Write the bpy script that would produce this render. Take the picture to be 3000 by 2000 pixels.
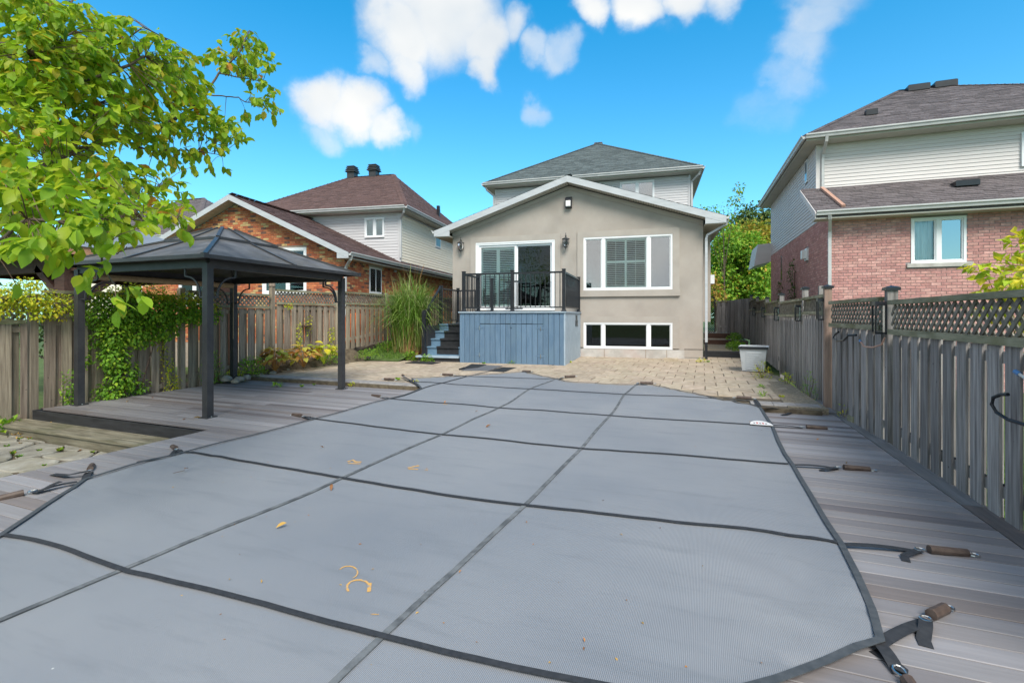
import bpy, math, random
from mathutils import Vector, Matrix, noise as mnoise
from mathutils.geometry import delaunay_2d_cdt
R_ = math.radians
rnd = random.Random(7)
for o in list(bpy.data.objects): bpy.data.objects.remove(o)
sc = bpy.context.scene
COL = sc.collection

# ------------------------------------------------------------ camera, sky, sun, exposure
F_PX, CX, HY, EYE = 1420.0, 1500.0, 925.0, 1.45      # focal length and horizon in pixels of the 3000 px photo
YAW = math.atan(558/F_PX)
cam = bpy.data.cameras.new('camera'); co = bpy.data.objects.new('camera', cam); COL.objects.link(co)
co.location = (0, 0, EYE); co.rotation_euler = (R_(90), 0, YAW)
cam.sensor_width = 36; cam.lens = 36*F_PX/3000; cam.shift_y = -(1000-HY)/3000
cam.clip_start = .05; cam.clip_end = 2000
sc.camera = co
FW = Vector((-math.sin(YAW), math.cos(YAW), 0)); RT = Vector((math.cos(YAW), math.sin(YAW), 0))
def ray(u, v): return FW + RT*((u-CX)/F_PX) + Vector((0, 0, (HY-v)/F_PX))
def gp(u, v, z=0.0):                      # point of a horizontal plane seen at a place of the photo
    d = ray(u, v); t = (z-EYE)/d.z; return Vector((d.x*t, d.y*t, z))
def dp(u, v, dep): return Vector((0, 0, EYE)) + ray(u, v)*dep

SUN_AZ, SUN_EL = 146, 47                   # degrees: clockwise from +Y, above the horizon
sdir = Vector((math.sin(R_(SUN_AZ))*math.cos(R_(SUN_EL)), math.cos(R_(SUN_AZ))*math.cos(R_(SUN_EL)), math.sin(R_(SUN_EL))))
sl = bpy.data.lights.new('sun', 'SUN'); sl.energy = 1.5; sl.angle = R_(30); sl.color = (1, .93, .82)
so = bpy.data.objects.new('sun', sl); COL.objects.link(so); so.rotation_euler = sdir.to_track_quat('Z', 'Y').to_euler(); so.location = (5, 5, 20)
sc.view_settings.view_transform = 'Standard'; sc.view_settings.look = 'None'
sc.view_settings.exposure = 1.68; sc.view_settings.gamma = 1

W = bpy.data.worlds.new('World'); sc.world = W; W.use_nodes = True
nt = W.node_tree; nt.nodes.clear()
def N(t, **k):
    n = nt.nodes.new(t)
    for a, b in k.items(): setattr(n, a, b)
    return n
def L(a, b): nt.links.new(a, b)
wout = N('ShaderNodeOutputWorld'); bg = N('ShaderNodeBackground'); L(bg.outputs[0], wout.inputs[0])
sky = N('ShaderNodeTexSky'); sky.sky_type = 'NISHITA'; sky.sun_disc = False
sky.sun_elevation = R_(SUN_EL); sky.sun_rotation = R_(SUN_AZ); sky.air_density = 1.0; sky.dust_density = .6; sky.ozone_density = 2.0
tint = N('ShaderNodeMix', data_type='RGBA', blend_type='MULTIPLY'); tint.inputs[0].default_value = 1
L(sky.outputs[0], tint.inputs[6]); tc = N('ShaderNodeTexCoord')
sz = N('ShaderNodeSeparateXYZ'); L(tc.outputs['Generated'], sz.inputs[0])      # deeper blue with height, the same all round
el = N('ShaderNodeValToRGB'); L(sz.outputs['Z'], el.inputs[0]); el.color_ramp.elements[0].position = .08; el.color_ramp.elements[1].position = .58
el.color_ramp.elements[0].color = (.62, 1.06, 1.12, 1); el.color_ramp.elements[1].color = (.07, .98, 1.22, 1); L(el.outputs[0], tint.inputs[7])
wn = N('ShaderNodeTexNoise'); wn.inputs['Scale'].default_value = 6; wn.inputs['Detail'].default_value = 8; wn.inputs['Roughness'].default_value = .56
L(tc.outputs['Generated'], wn.inputs['Vector'])
sub = N('ShaderNodeVectorMath', operation='SUBTRACT'); L(wn.outputs['Color'], sub.inputs[0]); sub.inputs[1].default_value = (.5, .5, .5)
scl = N('ShaderNodeVectorMath', operation='SCALE'); L(sub.outputs[0], scl.inputs[0]); scl.inputs[3].default_value = .145
wv = N('ShaderNodeVectorMath', operation='ADD'); L(tc.outputs['Generated'], wv.inputs[0]); L(scl.outputs[0], wv.inputs[1])
BL = [(1290, 40, 200, 1.0), (1180, 110, 130, 1.0), (1400, 130, 110, 1.0), (1180, 205, 80, .85), (1400, 215, 70, .9), (1085, 205, 60, .55), (1300,-140,240,1.0),
      (1500, 95, 80, .62), (1590, 140, 60, .5), (1660, 140, 70, .5),
      (955, 310, 95, .95), (1040, 340, 95, .95), (1120, 385, 70, .75), (950, 385, 80, .6), (1190, 385, 50, .35),
      (1570, 305, 55, .5), (1750, 20, 75, .9), (1880, -25, 100, .95), (2010, -25, 100, .95), (2130, -40, 100, .7), (1950, 60, 60, .25),
      (2430, -20, 140, .5), (2385, 70, 115, .52), (2335, 160, 105, .5), (2290, 250, 100, .42), (2240, 335, 100, .3)]
acc = None
def mth(op, a, b=None):
    n = N('ShaderNodeMath', operation=op)
    if isinstance(a, (int, float)): n.inputs[0].default_value = a
    else: L(a, n.inputs[0])
    if b is not None:
        if isinstance(b, (int, float)): n.inputs[1].default_value = b
        else: L(b, n.inputs[1])
    return n.outputs[0]
def blob(dirv, rad, amp):
    global acc
    d = N('ShaderNodeVectorMath', operation='DISTANCE'); L(wv.outputs[0], d.inputs[0]); d.inputs[1].default_value = dirv
    m = N('ShaderNodeMapRange', interpolation_type='SMOOTHSTEP'); L(d.outputs['Value'], m.inputs[0])
    m.inputs[1].default_value = rad*1.3; m.inputs[2].default_value = rad*.3; m.inputs[3].default_value = 0; m.inputs[4].default_value = amp
    acc = m.outputs[0] if acc is None else mth('MAXIMUM', acc, m.outputs[0])
for (u, v, r, a) in BL:
    d = ray(u, v); k = d.length
    blob(d.normalized(), r/F_PX/(k**1.5), a)
for i in range(34):                      # unseen cloud banks added to neutralise the ambient light: beside, behind and above the camera
    az = R_(75 + (i % 17)*12.5 + rnd.uniform(-5, 5)) ; el = R_(rnd.choice([9, 16, 26]) if i < 17 else rnd.choice([40, 55, 68]))
    c = Vector((math.sin(az)*math.cos(el), math.cos(az)*math.cos(el), math.sin(el)))
    for q in range(2): blob((c+Vector((rnd.uniform(-.1, .1), rnd.uniform(-.1, .1), rnd.uniform(-.03, .03)))).normalized(), rnd.uniform(.16, .27), .95)
cs = N('ShaderNodeTexNoise'); cs.inputs['Scale'].default_value = 3.2; cs.inputs['Detail'].default_value = 4; L(tc.outputs['Generated'], cs.inputs['Vector'])
cr = N('ShaderNodeValToRGB'); L(cs.outputs[0], cr.inputs[0])
cr.color_ramp.elements[0].position = .35; cr.color_ramp.elements[0].color = (2.9, 3.3, 3.7, 1)
cr.color_ramp.elements[1].position = .62; cr.color_ramp.elements[1].color = (4.6, 4.6, 4.5, 1)
fb = N('ShaderNodeTexNoise'); fb.inputs['Scale'].default_value = 7.5; fb.inputs['Detail'].default_value = 9; fb.inputs['Roughness'].default_value = .62; L(wv.outputs[0], fb.inputs['Vector'])
fd_ = N('ShaderNodeMapRange', interpolation_type='SMOOTHSTEP'); L(mth('ADD', acc, mth('MULTIPLY', mth('SUBTRACT', fb.outputs[0], .5), .6)), fd_.inputs[0]); fd_.inputs[1].default_value = .04; fd_.inputs[2].default_value = 1.0
cm = N('ShaderNodeMix', data_type='RGBA'); L(mth('MULTIPLY', fd_.outputs[0], mth('MINIMUM', mth('MULTIPLY', acc, 3), 1)), cm.inputs[0]); L(tint.outputs[2], cm.inputs[6]); L(cr.outputs[0], cm.inputs[7])
L(cm.outputs[2], bg.inputs[0]); bg.inputs[1].default_value = .07

# ------------------------------------------------------------ materials
MATS = {}
def mat(name, c1, c2=None, scale=(4, 4, 4), rough=.7, bump=.0, bscale=None, var=.0, hue=.0, metal=0, spec=.4, contrast=(.35, .65), detail=5,
        ramp=None, spots=None, grime=None, trans=0, sheen=0):
    """procedural surface: c1..c2 by noise; 'var' = value spread between pieces; ramp = piece colours picked by the piece's own number"""
    m = bpy.data.materials.new(name); m.use_nodes = True; t = m.node_tree; t.nodes.clear(); MATS[name] = m
    def n(ty, **k):
        q = t.nodes.new(ty)
        for a, b in k.items(): setattr(q, a, b)
        return q
    l = t.links.new
    out = n('ShaderNodeOutputMaterial'); p = n('ShaderNodeBsdfPrincipled'); l(p.outputs[0], out.inputs[0])
    p.inputs['Roughness'].default_value = rough; p.inputs['Metallic'].default_value = metal; p.inputs['Specular IOR Level'].default_value = spec
    if sheen: p.inputs['Sheen Weight'].default_value = sheen
    tcn = n('ShaderNodeTexCoord'); at = n('ShaderNodeAttribute', attribute_name='var'); oi = n('ShaderNodeObjectInfo')
    a1 = n('ShaderNodeMath', operation='MULTIPLY'); l(at.outputs['Fac'], a1.inputs[0]); a1.inputs[1].default_value = 57.3
    a2 = n('ShaderNodeMath', operation='MULTIPLY_ADD'); l(oi.outputs['Random'], a2.inputs[0]); a2.inputs[1].default_value = 41.0; l(a1.outputs[0], a2.inputs[2])
    off = n('ShaderNodeVectorMath', operation='ADD'); l(tcn.outputs['Object'], off.inputs[0]); l(a2.outputs[0], off.inputs[1])
    mp = n('ShaderNodeMapping'); mp.inputs['Scale'].default_value = scale; l(off.outputs[0], mp.inputs[0])
    ns = n('ShaderNodeTexNoise'); ns.inputs['Scale'].default_value = 1; ns.inputs['Detail'].default_value = detail; ns.inputs['Roughness'].default_value = .6
    l(mp.outputs[0], ns.inputs['Vector'])
    rp = n('ShaderNodeValToRGB'); l(ns.outputs[0], rp.inputs[0])
    rp.color_ramp.elements[0].position = contrast[0]; rp.color_ramp.elements[1].position = contrast[1]
    rp.color_ramp.elements[0].color = (*c1, 1); rp.color_ramp.elements[1].color = (*(c2 or c1), 1)
    col = rp.outputs[0]
    if ramp:
        r2 = n('ShaderNodeValToRGB'); r2.color_ramp.interpolation = 'CONSTANT'; l(at.outputs['Fac'], r2.inputs[0])
        els = r2.color_ramp.elements
        while len(els) < len(ramp): els.new(.5)
        for e, (pos, c) in zip(els, ramp): e.position = pos; e.color = (*c, 1)
        mx = n('ShaderNodeMix', data_type='RGBA', blend_type='MULTIPLY'); mx.inputs[0].default_value = 1
        l(col, mx.inputs[6]); l(r2.outputs[0], mx.inputs[7]); col = mx.outputs[2]
    if grime:
        gc, gs, g0, g1 = grime
        gn = n('ShaderNodeTexNoise'); gn.inputs['Scale'].default_value = gs; gn.inputs['Detail'].default_value = 6; l(off.outputs[0] if False else tcn.outputs['Object'], gn.inputs['Vector'])
        gr = n('ShaderNodeMapRange'); l(gn.outputs[0], gr.inputs[0]); gr.inputs[1].default_value = g0; gr.inputs[2].default_value = g1
        mx = n('ShaderNodeMix', data_type='RGBA'); l(gr.outputs[0], mx.inputs[0]); l(col, mx.inputs[6]); mx.inputs[7].default_value = (*gc, 1); col = mx.outputs[2]
    if spots:
        sc_, ss, s0, s1 = spots
        vn = n('ShaderNodeTexVoronoi'); vn.inputs['Scale'].default_value = ss; l(off.outputs[0], vn.inputs['Vector'])
        gr = n('ShaderNodeMapRange'); l(vn.outputs['Distance'], gr.inputs[0]); gr.inputs[1].default_value = s0; gr.inputs[2].default_value = s1; gr.inputs[3].default_value = 1; gr.inputs[4].default_value = 0
        mx = n('ShaderNodeMix', data_type='RGBA'); l(gr.outputs[0], mx.inputs[0]); l(col, mx.inputs[6]); mx.inputs[7].default_value = (*sc_, 1); col = mx.outputs[2]
    if var or hue:
        wnz = n('ShaderNodeTexWhiteNoise', noise_dimensions='1D'); l(a2.outputs[0], wnz.inputs['W'])
        hs = n('ShaderNodeHueSaturation'); l(col, hs.inputs['Color'])
        mr = n('ShaderNodeMapRange'); l(wnz.outputs['Value'], mr.inputs[0]); mr.inputs[3].default_value = 1-var; mr.inputs[4].default_value = 1+var; l(mr.outputs[0], hs.inputs['Value'])
        sep = n('ShaderNodeSeparateColor'); l(wnz.outputs['Color'], sep.inputs[0])
        mr = n('ShaderNodeMapRange'); l(sep.outputs[1], mr.inputs[0]); mr.inputs[3].default_value = .5-hue; mr.inputs[4].default_value = .5+hue; l(mr.outputs[0], hs.inputs['Hue'])
        col = hs.outputs[0]
    l(col, p.inputs['Base Color'])
    if bump:
        if bscale:
            m2 = n('ShaderNodeMapping'); m2.inputs['Scale'].default_value = bscale; l(off.outputs[0], m2.inputs[0])
            bn = n('ShaderNodeTexNoise'); bn.inputs['Scale'].default_value = 1; bn.inputs['Detail'].default_value = 4; l(m2.outputs[0], bn.inputs['Vector']); hsrc = bn.outputs[0]
        else: hsrc = ns.outputs[0]
        b = n('ShaderNodeBump'); b.inputs['Strength'].default_value = 1; b.inputs['Distance'].default_value = bump; l(hsrc, b.inputs['Height']); l(b.outputs[0], p.inputs['Normal'])
    if trans:
        tr = n('ShaderNodeBsdfTranslucent'); l(col, tr.inputs[0])
        ms = n('ShaderNodeMixShader'); ms.inputs[0].default_value = trans; l(p.outputs[0], ms.inputs[1]); l(tr.outputs[0], ms.inputs[2]); l(ms.outputs[0], out.inputs[0])
    return m
def glassmat(name, tintc=(.9, .95, .95), ior=1.5, refl=1.0, rough=.02):
    m = bpy.data.materials.new(name); m.use_nodes = True; t = m.node_tree; t.nodes.clear()
    out = t.nodes.new('ShaderNodeOutputMaterial'); tr = t.nodes.new('ShaderNodeBsdfTransparent'); tr.inputs[0].default_value = (*tintc, 1)
    gl = t.nodes.new('ShaderNodeBsdfGlossy'); gl.inputs['Roughness'].default_value = rough; gl.inputs['Color'].default_value = (refl, refl, refl, 1)
    fr = t.nodes.new('ShaderNodeFresnel'); fr.inputs[0].default_value = ior; ms = t.nodes.new('ShaderNodeMixShader')
    t.links.new(fr.outputs[0], ms.inputs[0]); t.links.new(tr.outputs[0], ms.inputs[1]); t.links.new(gl.outputs[0], ms.inputs[2]); t.links.new(ms.outputs[0], out.inputs[0])
    return m

M = {}
M['stucco'] = mat('stucco', (.35, .31, .278), (.395, .355, .322), (1.2, 1.2, 1.2), .9, .003, (90, 90, 90), grime=((.3, .27, .243), .9, .46, .72))
M['trim_stucco'] = mat('stucco_trim', (.35, .316, .286), (.39, .354, .322), (2, 2, 2), .9, .002, (90, 90, 90))
M['white'] = mat('white_vinyl', (.74, .76, .79), (.8, .81, .83), (2, 2, 2), .35)
M['fascia'] = mat('painted_fascia', (.4, .42, .45), (.47, .49, .52), (2, 2, 8), .45)
M['soffit'] = mat('soffit_beige', (.42, .41, .36), (.48, .46, .4), (3, 3, 3), .6)
M['gutter'] = mat('gutter_aluminium', (.44, .45, .46), (.52, .525, .53), (3, 3, 3), .4)
M['siding_g'] = mat('siding_grey_and_shaded', (.5, .49, .51), (.56, .55, .57), (1, 1, 6), .5, var=.03)  # also the left neighbour's front, with its shade put into the colour
M['siding_c'] = mat('siding_cream_and_sunlit', (.82, .75, .61), (.86, .79, .66), (1, 1, 6), .5, var=.03)  # also the left neighbour's right side, with sunlight put into the colour
M['siding_w'] = mat('siding_pale', (.58, .545, .54), (.63, .595, .59), (1, 1, 6), .5, var=.03)
M['sh_green'] = mat('shingle_greygreen', (.055, .072, .076), (.125, .148, .152), (26, 26, 26), .9, .004, (160, 160, 160), var=.22, contrast=(.3, .7))
M['sh_brown'] = mat('shingle_brown', (.07, .04, .037), (.145, .086, .078), (26, 26, 26), .9, .004, (160, 160, 160), var=.2, contrast=(.3, .7))
M['sh_grey'] = mat('shingle_grey', (.075, .064, .068), (.165, .142, .15), (26, 26, 26), .9, .004, (160, 160, 160), var=.24, contrast=(.3, .7))
M['brick_p'] = mat('brick_pink', (.75, .75, .75), (1.1, 1.05, 1.05), (14, 14, 14), .9, .003, (60, 60, 60),
                   ramp=[(0, (.52, .27, .25)), (.3, (.57, .32, .29)), (.6, (.48, .25, .235)), (.85, (.6, .35, .32))], var=.08)
M['brick_o'] = mat('brick_orange', (.7, .7, .7), (1.1, 1.1, 1.05), (14, 14, 14), .9, .003, (60, 60, 60),
                   ramp=[(0, (.5, .15, .065)), (.25, (.58, .2, .09)), (.45, (.44, .12, .06)), (.64, (.6, .26, .11)), (.78, (.62, .43, .2)), (.88, (.17, .09, .07)), (.95, (.5, .19, .09))], var=.1)
M['mortar'] = mat('mortar', (.27, .22, .18), (.34, .28, .23), (8, 8, 8), .95, .002, (80, 80, 80))
M['mortar_p'] = mat('mortar_grey', (.27, .25, .26), (.33, .3, .31), (8, 8, 8), .95, .002, (80, 80, 80))
M['wood'] = mat('weathered_wood', (.1, .09, .09), (.4, .375, .37), (34, 34, 1.6), .85, .004, var=.26, hue=.012, contrast=(.28, .74), detail=7,
                grime=((.15, .15, .085), 1.3, .58, .78), spots=((.06, .05, .045), 5, .03, .06))
M['wood_warm'] = mat('weathered_wood_warm', (.15, .115, .088), (.42, .345, .27), (34, 34, 1.6), .85, .004, var=.26, hue=.015, contrast=(.28, .74), detail=7,
                grime=((.17, .15, .085), 1.6, .58, .82), spots=((.06, .05, .045), 5, .03, .06))
M['rail'] = mat('mossy_rail', (.14, .14, .09), (.33, .31, .22), (2.5, 2.5, 16), .9, .004, var=.15, grime=((.17, .16, .085), 3, .5, .7))
M['lattice'] = mat('lattice_wood', (.12, .105, .09), (.27, .245, .21), (12, 12, 12), .9, .002, var=.22, grime=((.17, .17, .08), 2, .55, .75))
M['copperpost'] = mat('new_cedar', (.22, .15, .12), (.32, .225, .185), (30, 30, 2), .8, .002)
M['deck'] = mat('composite_deck', (.83, .83, .84), (1.07, 1.06, 1.06), (1.4, 30, 30), .62, .0015, contrast=(.3, .72), detail=6,
                ramp=[(0, (.22, .21, .22)), (.22, (.26, .25, .26)), (.42, (.29, .28, .295)), (.6, (.2, .185, .19)), (.74, (.24, .225, .23)), (.88, (.15, .135, .14)), (.94, (.19, .165, .16))])
M['deckborder'] = mat('composite_border', (.7, .7, .71), (1.1, 1.1, 1.1), (34, 1.4, 34), .62, .0015,
                ramp=[(0, (.2, .195, .2)), (.5, (.14, .12, .115))])
M['darkfascia'] = mat('dark_fascia', (.025, .025, .028), (.045, .045, .05), (3, 20, 20), .6)
M['stepwood'] = mat('old_step_wood', (.12, .105, .07), (.3, .27, .2), (2, 26, 26), .9, .003, var=.12, grime=((.1, .1, .05), 2, .5, .75))
M['paver'] = mat('patio_paver', (.3, .24, .18), (.44, .365, .285), (7, 7, 7), .92, .003, (70, 70, 70), var=.1, hue=.008, grime=((.3, .24, .17), 1.1, .5, .75))
M['joint'] = mat('joint_sand', (.09, .07, .05), (.16, .13, .09), (12, 12, 12), .95)
M['coping'] = mat('coping_stone', (.23, .215, .21), (.33, .31, .3), (9, 9, 9), .9, .002, (90, 90, 90), var=.06)
M['flag'] = mat('flagstone', (.22, .205, .175), (.37, .35, .3), (5, 5, 5), .9, .006, (25, 25, 25), var=.12, grime=((.24, .22, .16), 2.2, .5, .72))
M['concrete'] = mat('concrete', (.38, .36, .34), (.52, .5, .48), (3, 3, 3), .9, .003, (40, 40, 40), grime=((.45, .37, .34), 1.2, .5, .7))
M['gravel'] = mat('gravel', (.16, .13, .09), (.33, .28, .21), (30, 30, 30), .95, .01, (60, 60, 60))
M['soil'] = mat('soil', (.06, .045, .03), (.14, .11, .075), (9, 9, 9), .95, .01)
M['grass'] = mat('grass_ground', (.05, .085, .02), (.09, .14, .035), (5, 5, 5), .9, .01, (60, 60, 60))
M['black'] = mat('black_aluminium', (.012, .014, .018), (.02, .022, .028), (4, 4, 4), .35)
M['gaz'] = mat('charcoal_aluminium', (.032, .033, .037), (.048, .049, .053), (6, 6, 6), .4)
M['gazroof'] = mat('stained_polycarbonate', (.06, .06, .064), (.16, .157, .162), (3.2, 3.2, 3.2), .62, .002, contrast=(.3, .7), detail=8, grime=((.1, .088, .07), 1.6, .46, .7), spec=.25)
M['tan'] = mat('tan_lit_beam', (.34, .24, .15), (.42, .3, .19), (2, 20, 20), .8)  # tan of the left gazebo beam in the light; the cord shares it
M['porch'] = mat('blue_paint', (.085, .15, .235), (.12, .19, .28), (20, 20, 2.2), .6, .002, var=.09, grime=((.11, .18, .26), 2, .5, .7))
M['porchtop'] = mat('pale_blue_paint_and_lit_side', (.27, .35, .43), (.34, .42, .5), (4, 4, 4), .6)  # top and trim paint; on the porch's right side it paints in sunlight
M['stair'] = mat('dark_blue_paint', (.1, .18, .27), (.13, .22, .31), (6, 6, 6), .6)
M['rubber'] = mat('black_rubber', (.012, .013, .016), (.022, .024, .028), (9, 9, 9), .8)
M['mesh_cover'] = None
M['strap'] = mat('black_webbing', (.02, .022, .027), (.035, .037, .043), (30, 30, 30), .75)
M['strapw'] = mat('worn_grey_webbing', (.075, .082, .09), (.15, .16, .17), (9, 9, 9), .85, contrast=(.4, .6))
M['strape'] = mat('edge_webbing', (.045, .053, .062), (.07, .078, .088), (20, 20, 20), .75)
M['sleeve'] = mat('brown_vinyl_sleeve', (.06, .042, .036), (.12, .085, .07), (14, 14, 14), .5)
M['steel'] = mat('steel', (.5, .5, .5), (.65, .65, .65), (9, 9, 9), .3, metal=1)
M['leaf'] = mat('leaf_green', (.9, .9, .9), (1.1, 1.1, 1.1), (6, 6, 6), .5, trans=.55,
                ramp=[(0, (.24, .41, .02)), (.2, (.3, .46, .022)), (.42, (.37, .48, .022)), (.62, (.42, .49, .03)), (.78, (.2, .36, .02)), (.93, (.5, .43, .03)), (.985, (.55, .25, .03))], var=.12)
M['leaf_dk'] = mat('leaf_vine', (.9, .9, .9), (1.1, 1.1, 1.1), (6, 6, 6), .55, trans=.35,
                ramp=[(0, (.14, .31, .025)), (.3, (.18, .38, .03)), (.6, (.25, .45, .03)), (.82, (.36, .52, .035))], var=.15)
M['leaf_yg'] = mat('leaf_yellowgreen', (.9, .9, .9), (1.1, 1.1, 1.1), (6, 6, 6), .55, trans=.4,
                ramp=[(0, (.45, .55, .03)), (.3, (.6, .6, .035)), (.6, (.7, .6, .04)), (.85, (.38, .52, .03))], var=.12)
M['leaf_or'] = mat('leaf_orange', (.9, .9, .9), (1.1, 1.1, 1.1), (6, 6, 6), .55, trans=.35,
                ramp=[(0, (.6, .3, .08)), (.25, (.65, .46, .09)), (.5, (.6, .55, .09)), (.75, (.55, .25, .08)), (.87, (.36, .45, .06))], var=.12)
M['leaf_tree'] = mat('leaf_bright', (.9, .9, .9), (1.1, 1.1, 1.1), (6, 6, 6), .6, trans=.35,
                ramp=[(0, (.13, .3, .025)), (.35, (.2, .4, .03)), (.65, (.27, .46, .035)), (.85, (.38, .45, .04)), (.96, (.55, .35, .05))], var=.15)
M['leaf_gold'] = mat('leaf_gold', (.9, .9, .9), (1.1, 1.1, 1.1), (6, 6, 6), .6, trans=.35,
                ramp=[(0, (.3, .34, .04)), (.35, (.42, .36, .05)), (.65, (.5, .32, .05)), (.85, (.22, .32, .04))], var=.15)
M['leaf_far'] = mat('leaf_far', (.9, .9, .9), (1.1, 1.1, 1.1), (6, 6, 6), .7, trans=.25,
                ramp=[(0, (.07, .13, .035)), (.4, (.1, .17, .04)), (.75, (.13, .2, .05))], var=.15)
M['blade'] = mat('grass_blade', (.9, .9, .9), (1.1, 1.1, 1.1), (6, 6, 6), .5, trans=.3,
                ramp=[(0, (.12, .24, .03)), (.3, (.17, .3, .04)), (.6, (.26, .36, .08)), (.85, (.4, .42, .18))], var=.1)
M['straw'] = mat('dry_blade', (.9, .9, .9), (1.1, 1.1, 1.1), (6, 6, 6), .7, trans=.15,
                ramp=[(0, (.42, .24, .1)), (.4, (.5, .32, .15)), (.75, (.33, .18, .08))], var=.15)
M['bark'] = mat('bark', (.06, .045, .035), (.14, .11, .085), (30, 30, 5), .9, .004)
M['twig'] = mat('twig', (.09, .055, .04), (.16, .1, .07), (20, 20, 20), .8)
M['deadleaf'] = mat('dead_leaf', (.9, .9, .9), (1.1, 1.1, 1.1), (9, 9, 9), .7, ramp=[(0, (.42, .18, .04)), (.4, (.5, .3, .07)), (.8, (.22, .1, .04))], trans=.15)
M['rock'] = mat('field_stone', (.17, .155, .13), (.3, .28, .24), (7, 7, 7), .9, .005)
M['lattice_blk'] = M['black']
M['bin'] = mat('bin_plastic', (.5, .53, .57), (.58, .61, .64), (3, 3, 3), .55, grime=((.3, .31, .3), 3, .55, .75))
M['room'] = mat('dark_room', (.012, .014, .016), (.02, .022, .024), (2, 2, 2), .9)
M['shutter'] = mat('shutter_white', (.78, .82, .78), (.85, .88, .85), (2, 2, 2), .5)
M['curtain'] = mat('curtain', (.55, .6, .64), (.75, .78, .8), (14, 14, .6), .9)
M['brownwood'] = mat('stained_beam', (.05, .025, .018), (.1, .05, .035), (3, 30, 30), .7)
M['terra'] = mat('orange_stained_board', (.4, .2, .11), (.5, .27, .16), (2, 20, 20), .7)
M['metalroof'] = mat('pale_metal_roof', (.2, .205, .215), (.26, .265, .275), (2, 2, 2), .4)
M['chrome_lamp'] = mat('bronze_lantern', (.05, .055, .06), (.1, .105, .11), (20, 20, 20), .4, metal=.5)
M['label'] = mat('white_label', (.7, .68, .68), (.75, .73, .73), (9, 9, 9), .5)
M['red'] = mat('red_mark', (.5, .1, .08), None, rough=.6)
M['grey_mark'] = mat('grey_mark', (.12, .12, .13), None, rough=.6)
M['rust'] = mat('rust_mark', (.25, .25, .25), (.6, .33, .09), (45, 45, 45), .8, contrast=(.34, .52))
M['copper'] = mat('copper_spout', (.42, .24, .18), (.5, .3, .23), (8, 8, 8), .5)
M['amber'] = mat('orange_plastic', (.6, .13, .03), (.66, .16, .04), (4, 4, 4), .5)
M['bluehook'] = mat('blue_hook_tip', (.08, .2, .42), None, rough=.4)
M['glass'] = glassmat('window_glass', (.95, .98, .97), 1.55)
M['glass_r'] = glassmat('mirror_window_glass', (.8, .85, .88), 3.4, .95)
M['glass_d'] = glassmat('dark_window_glass', (.55, .6, .62), 1.5)
M['lampglass'] = glassmat('lamp_glass', (.85, .88, .9), 1.5, .9, .15)

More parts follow.
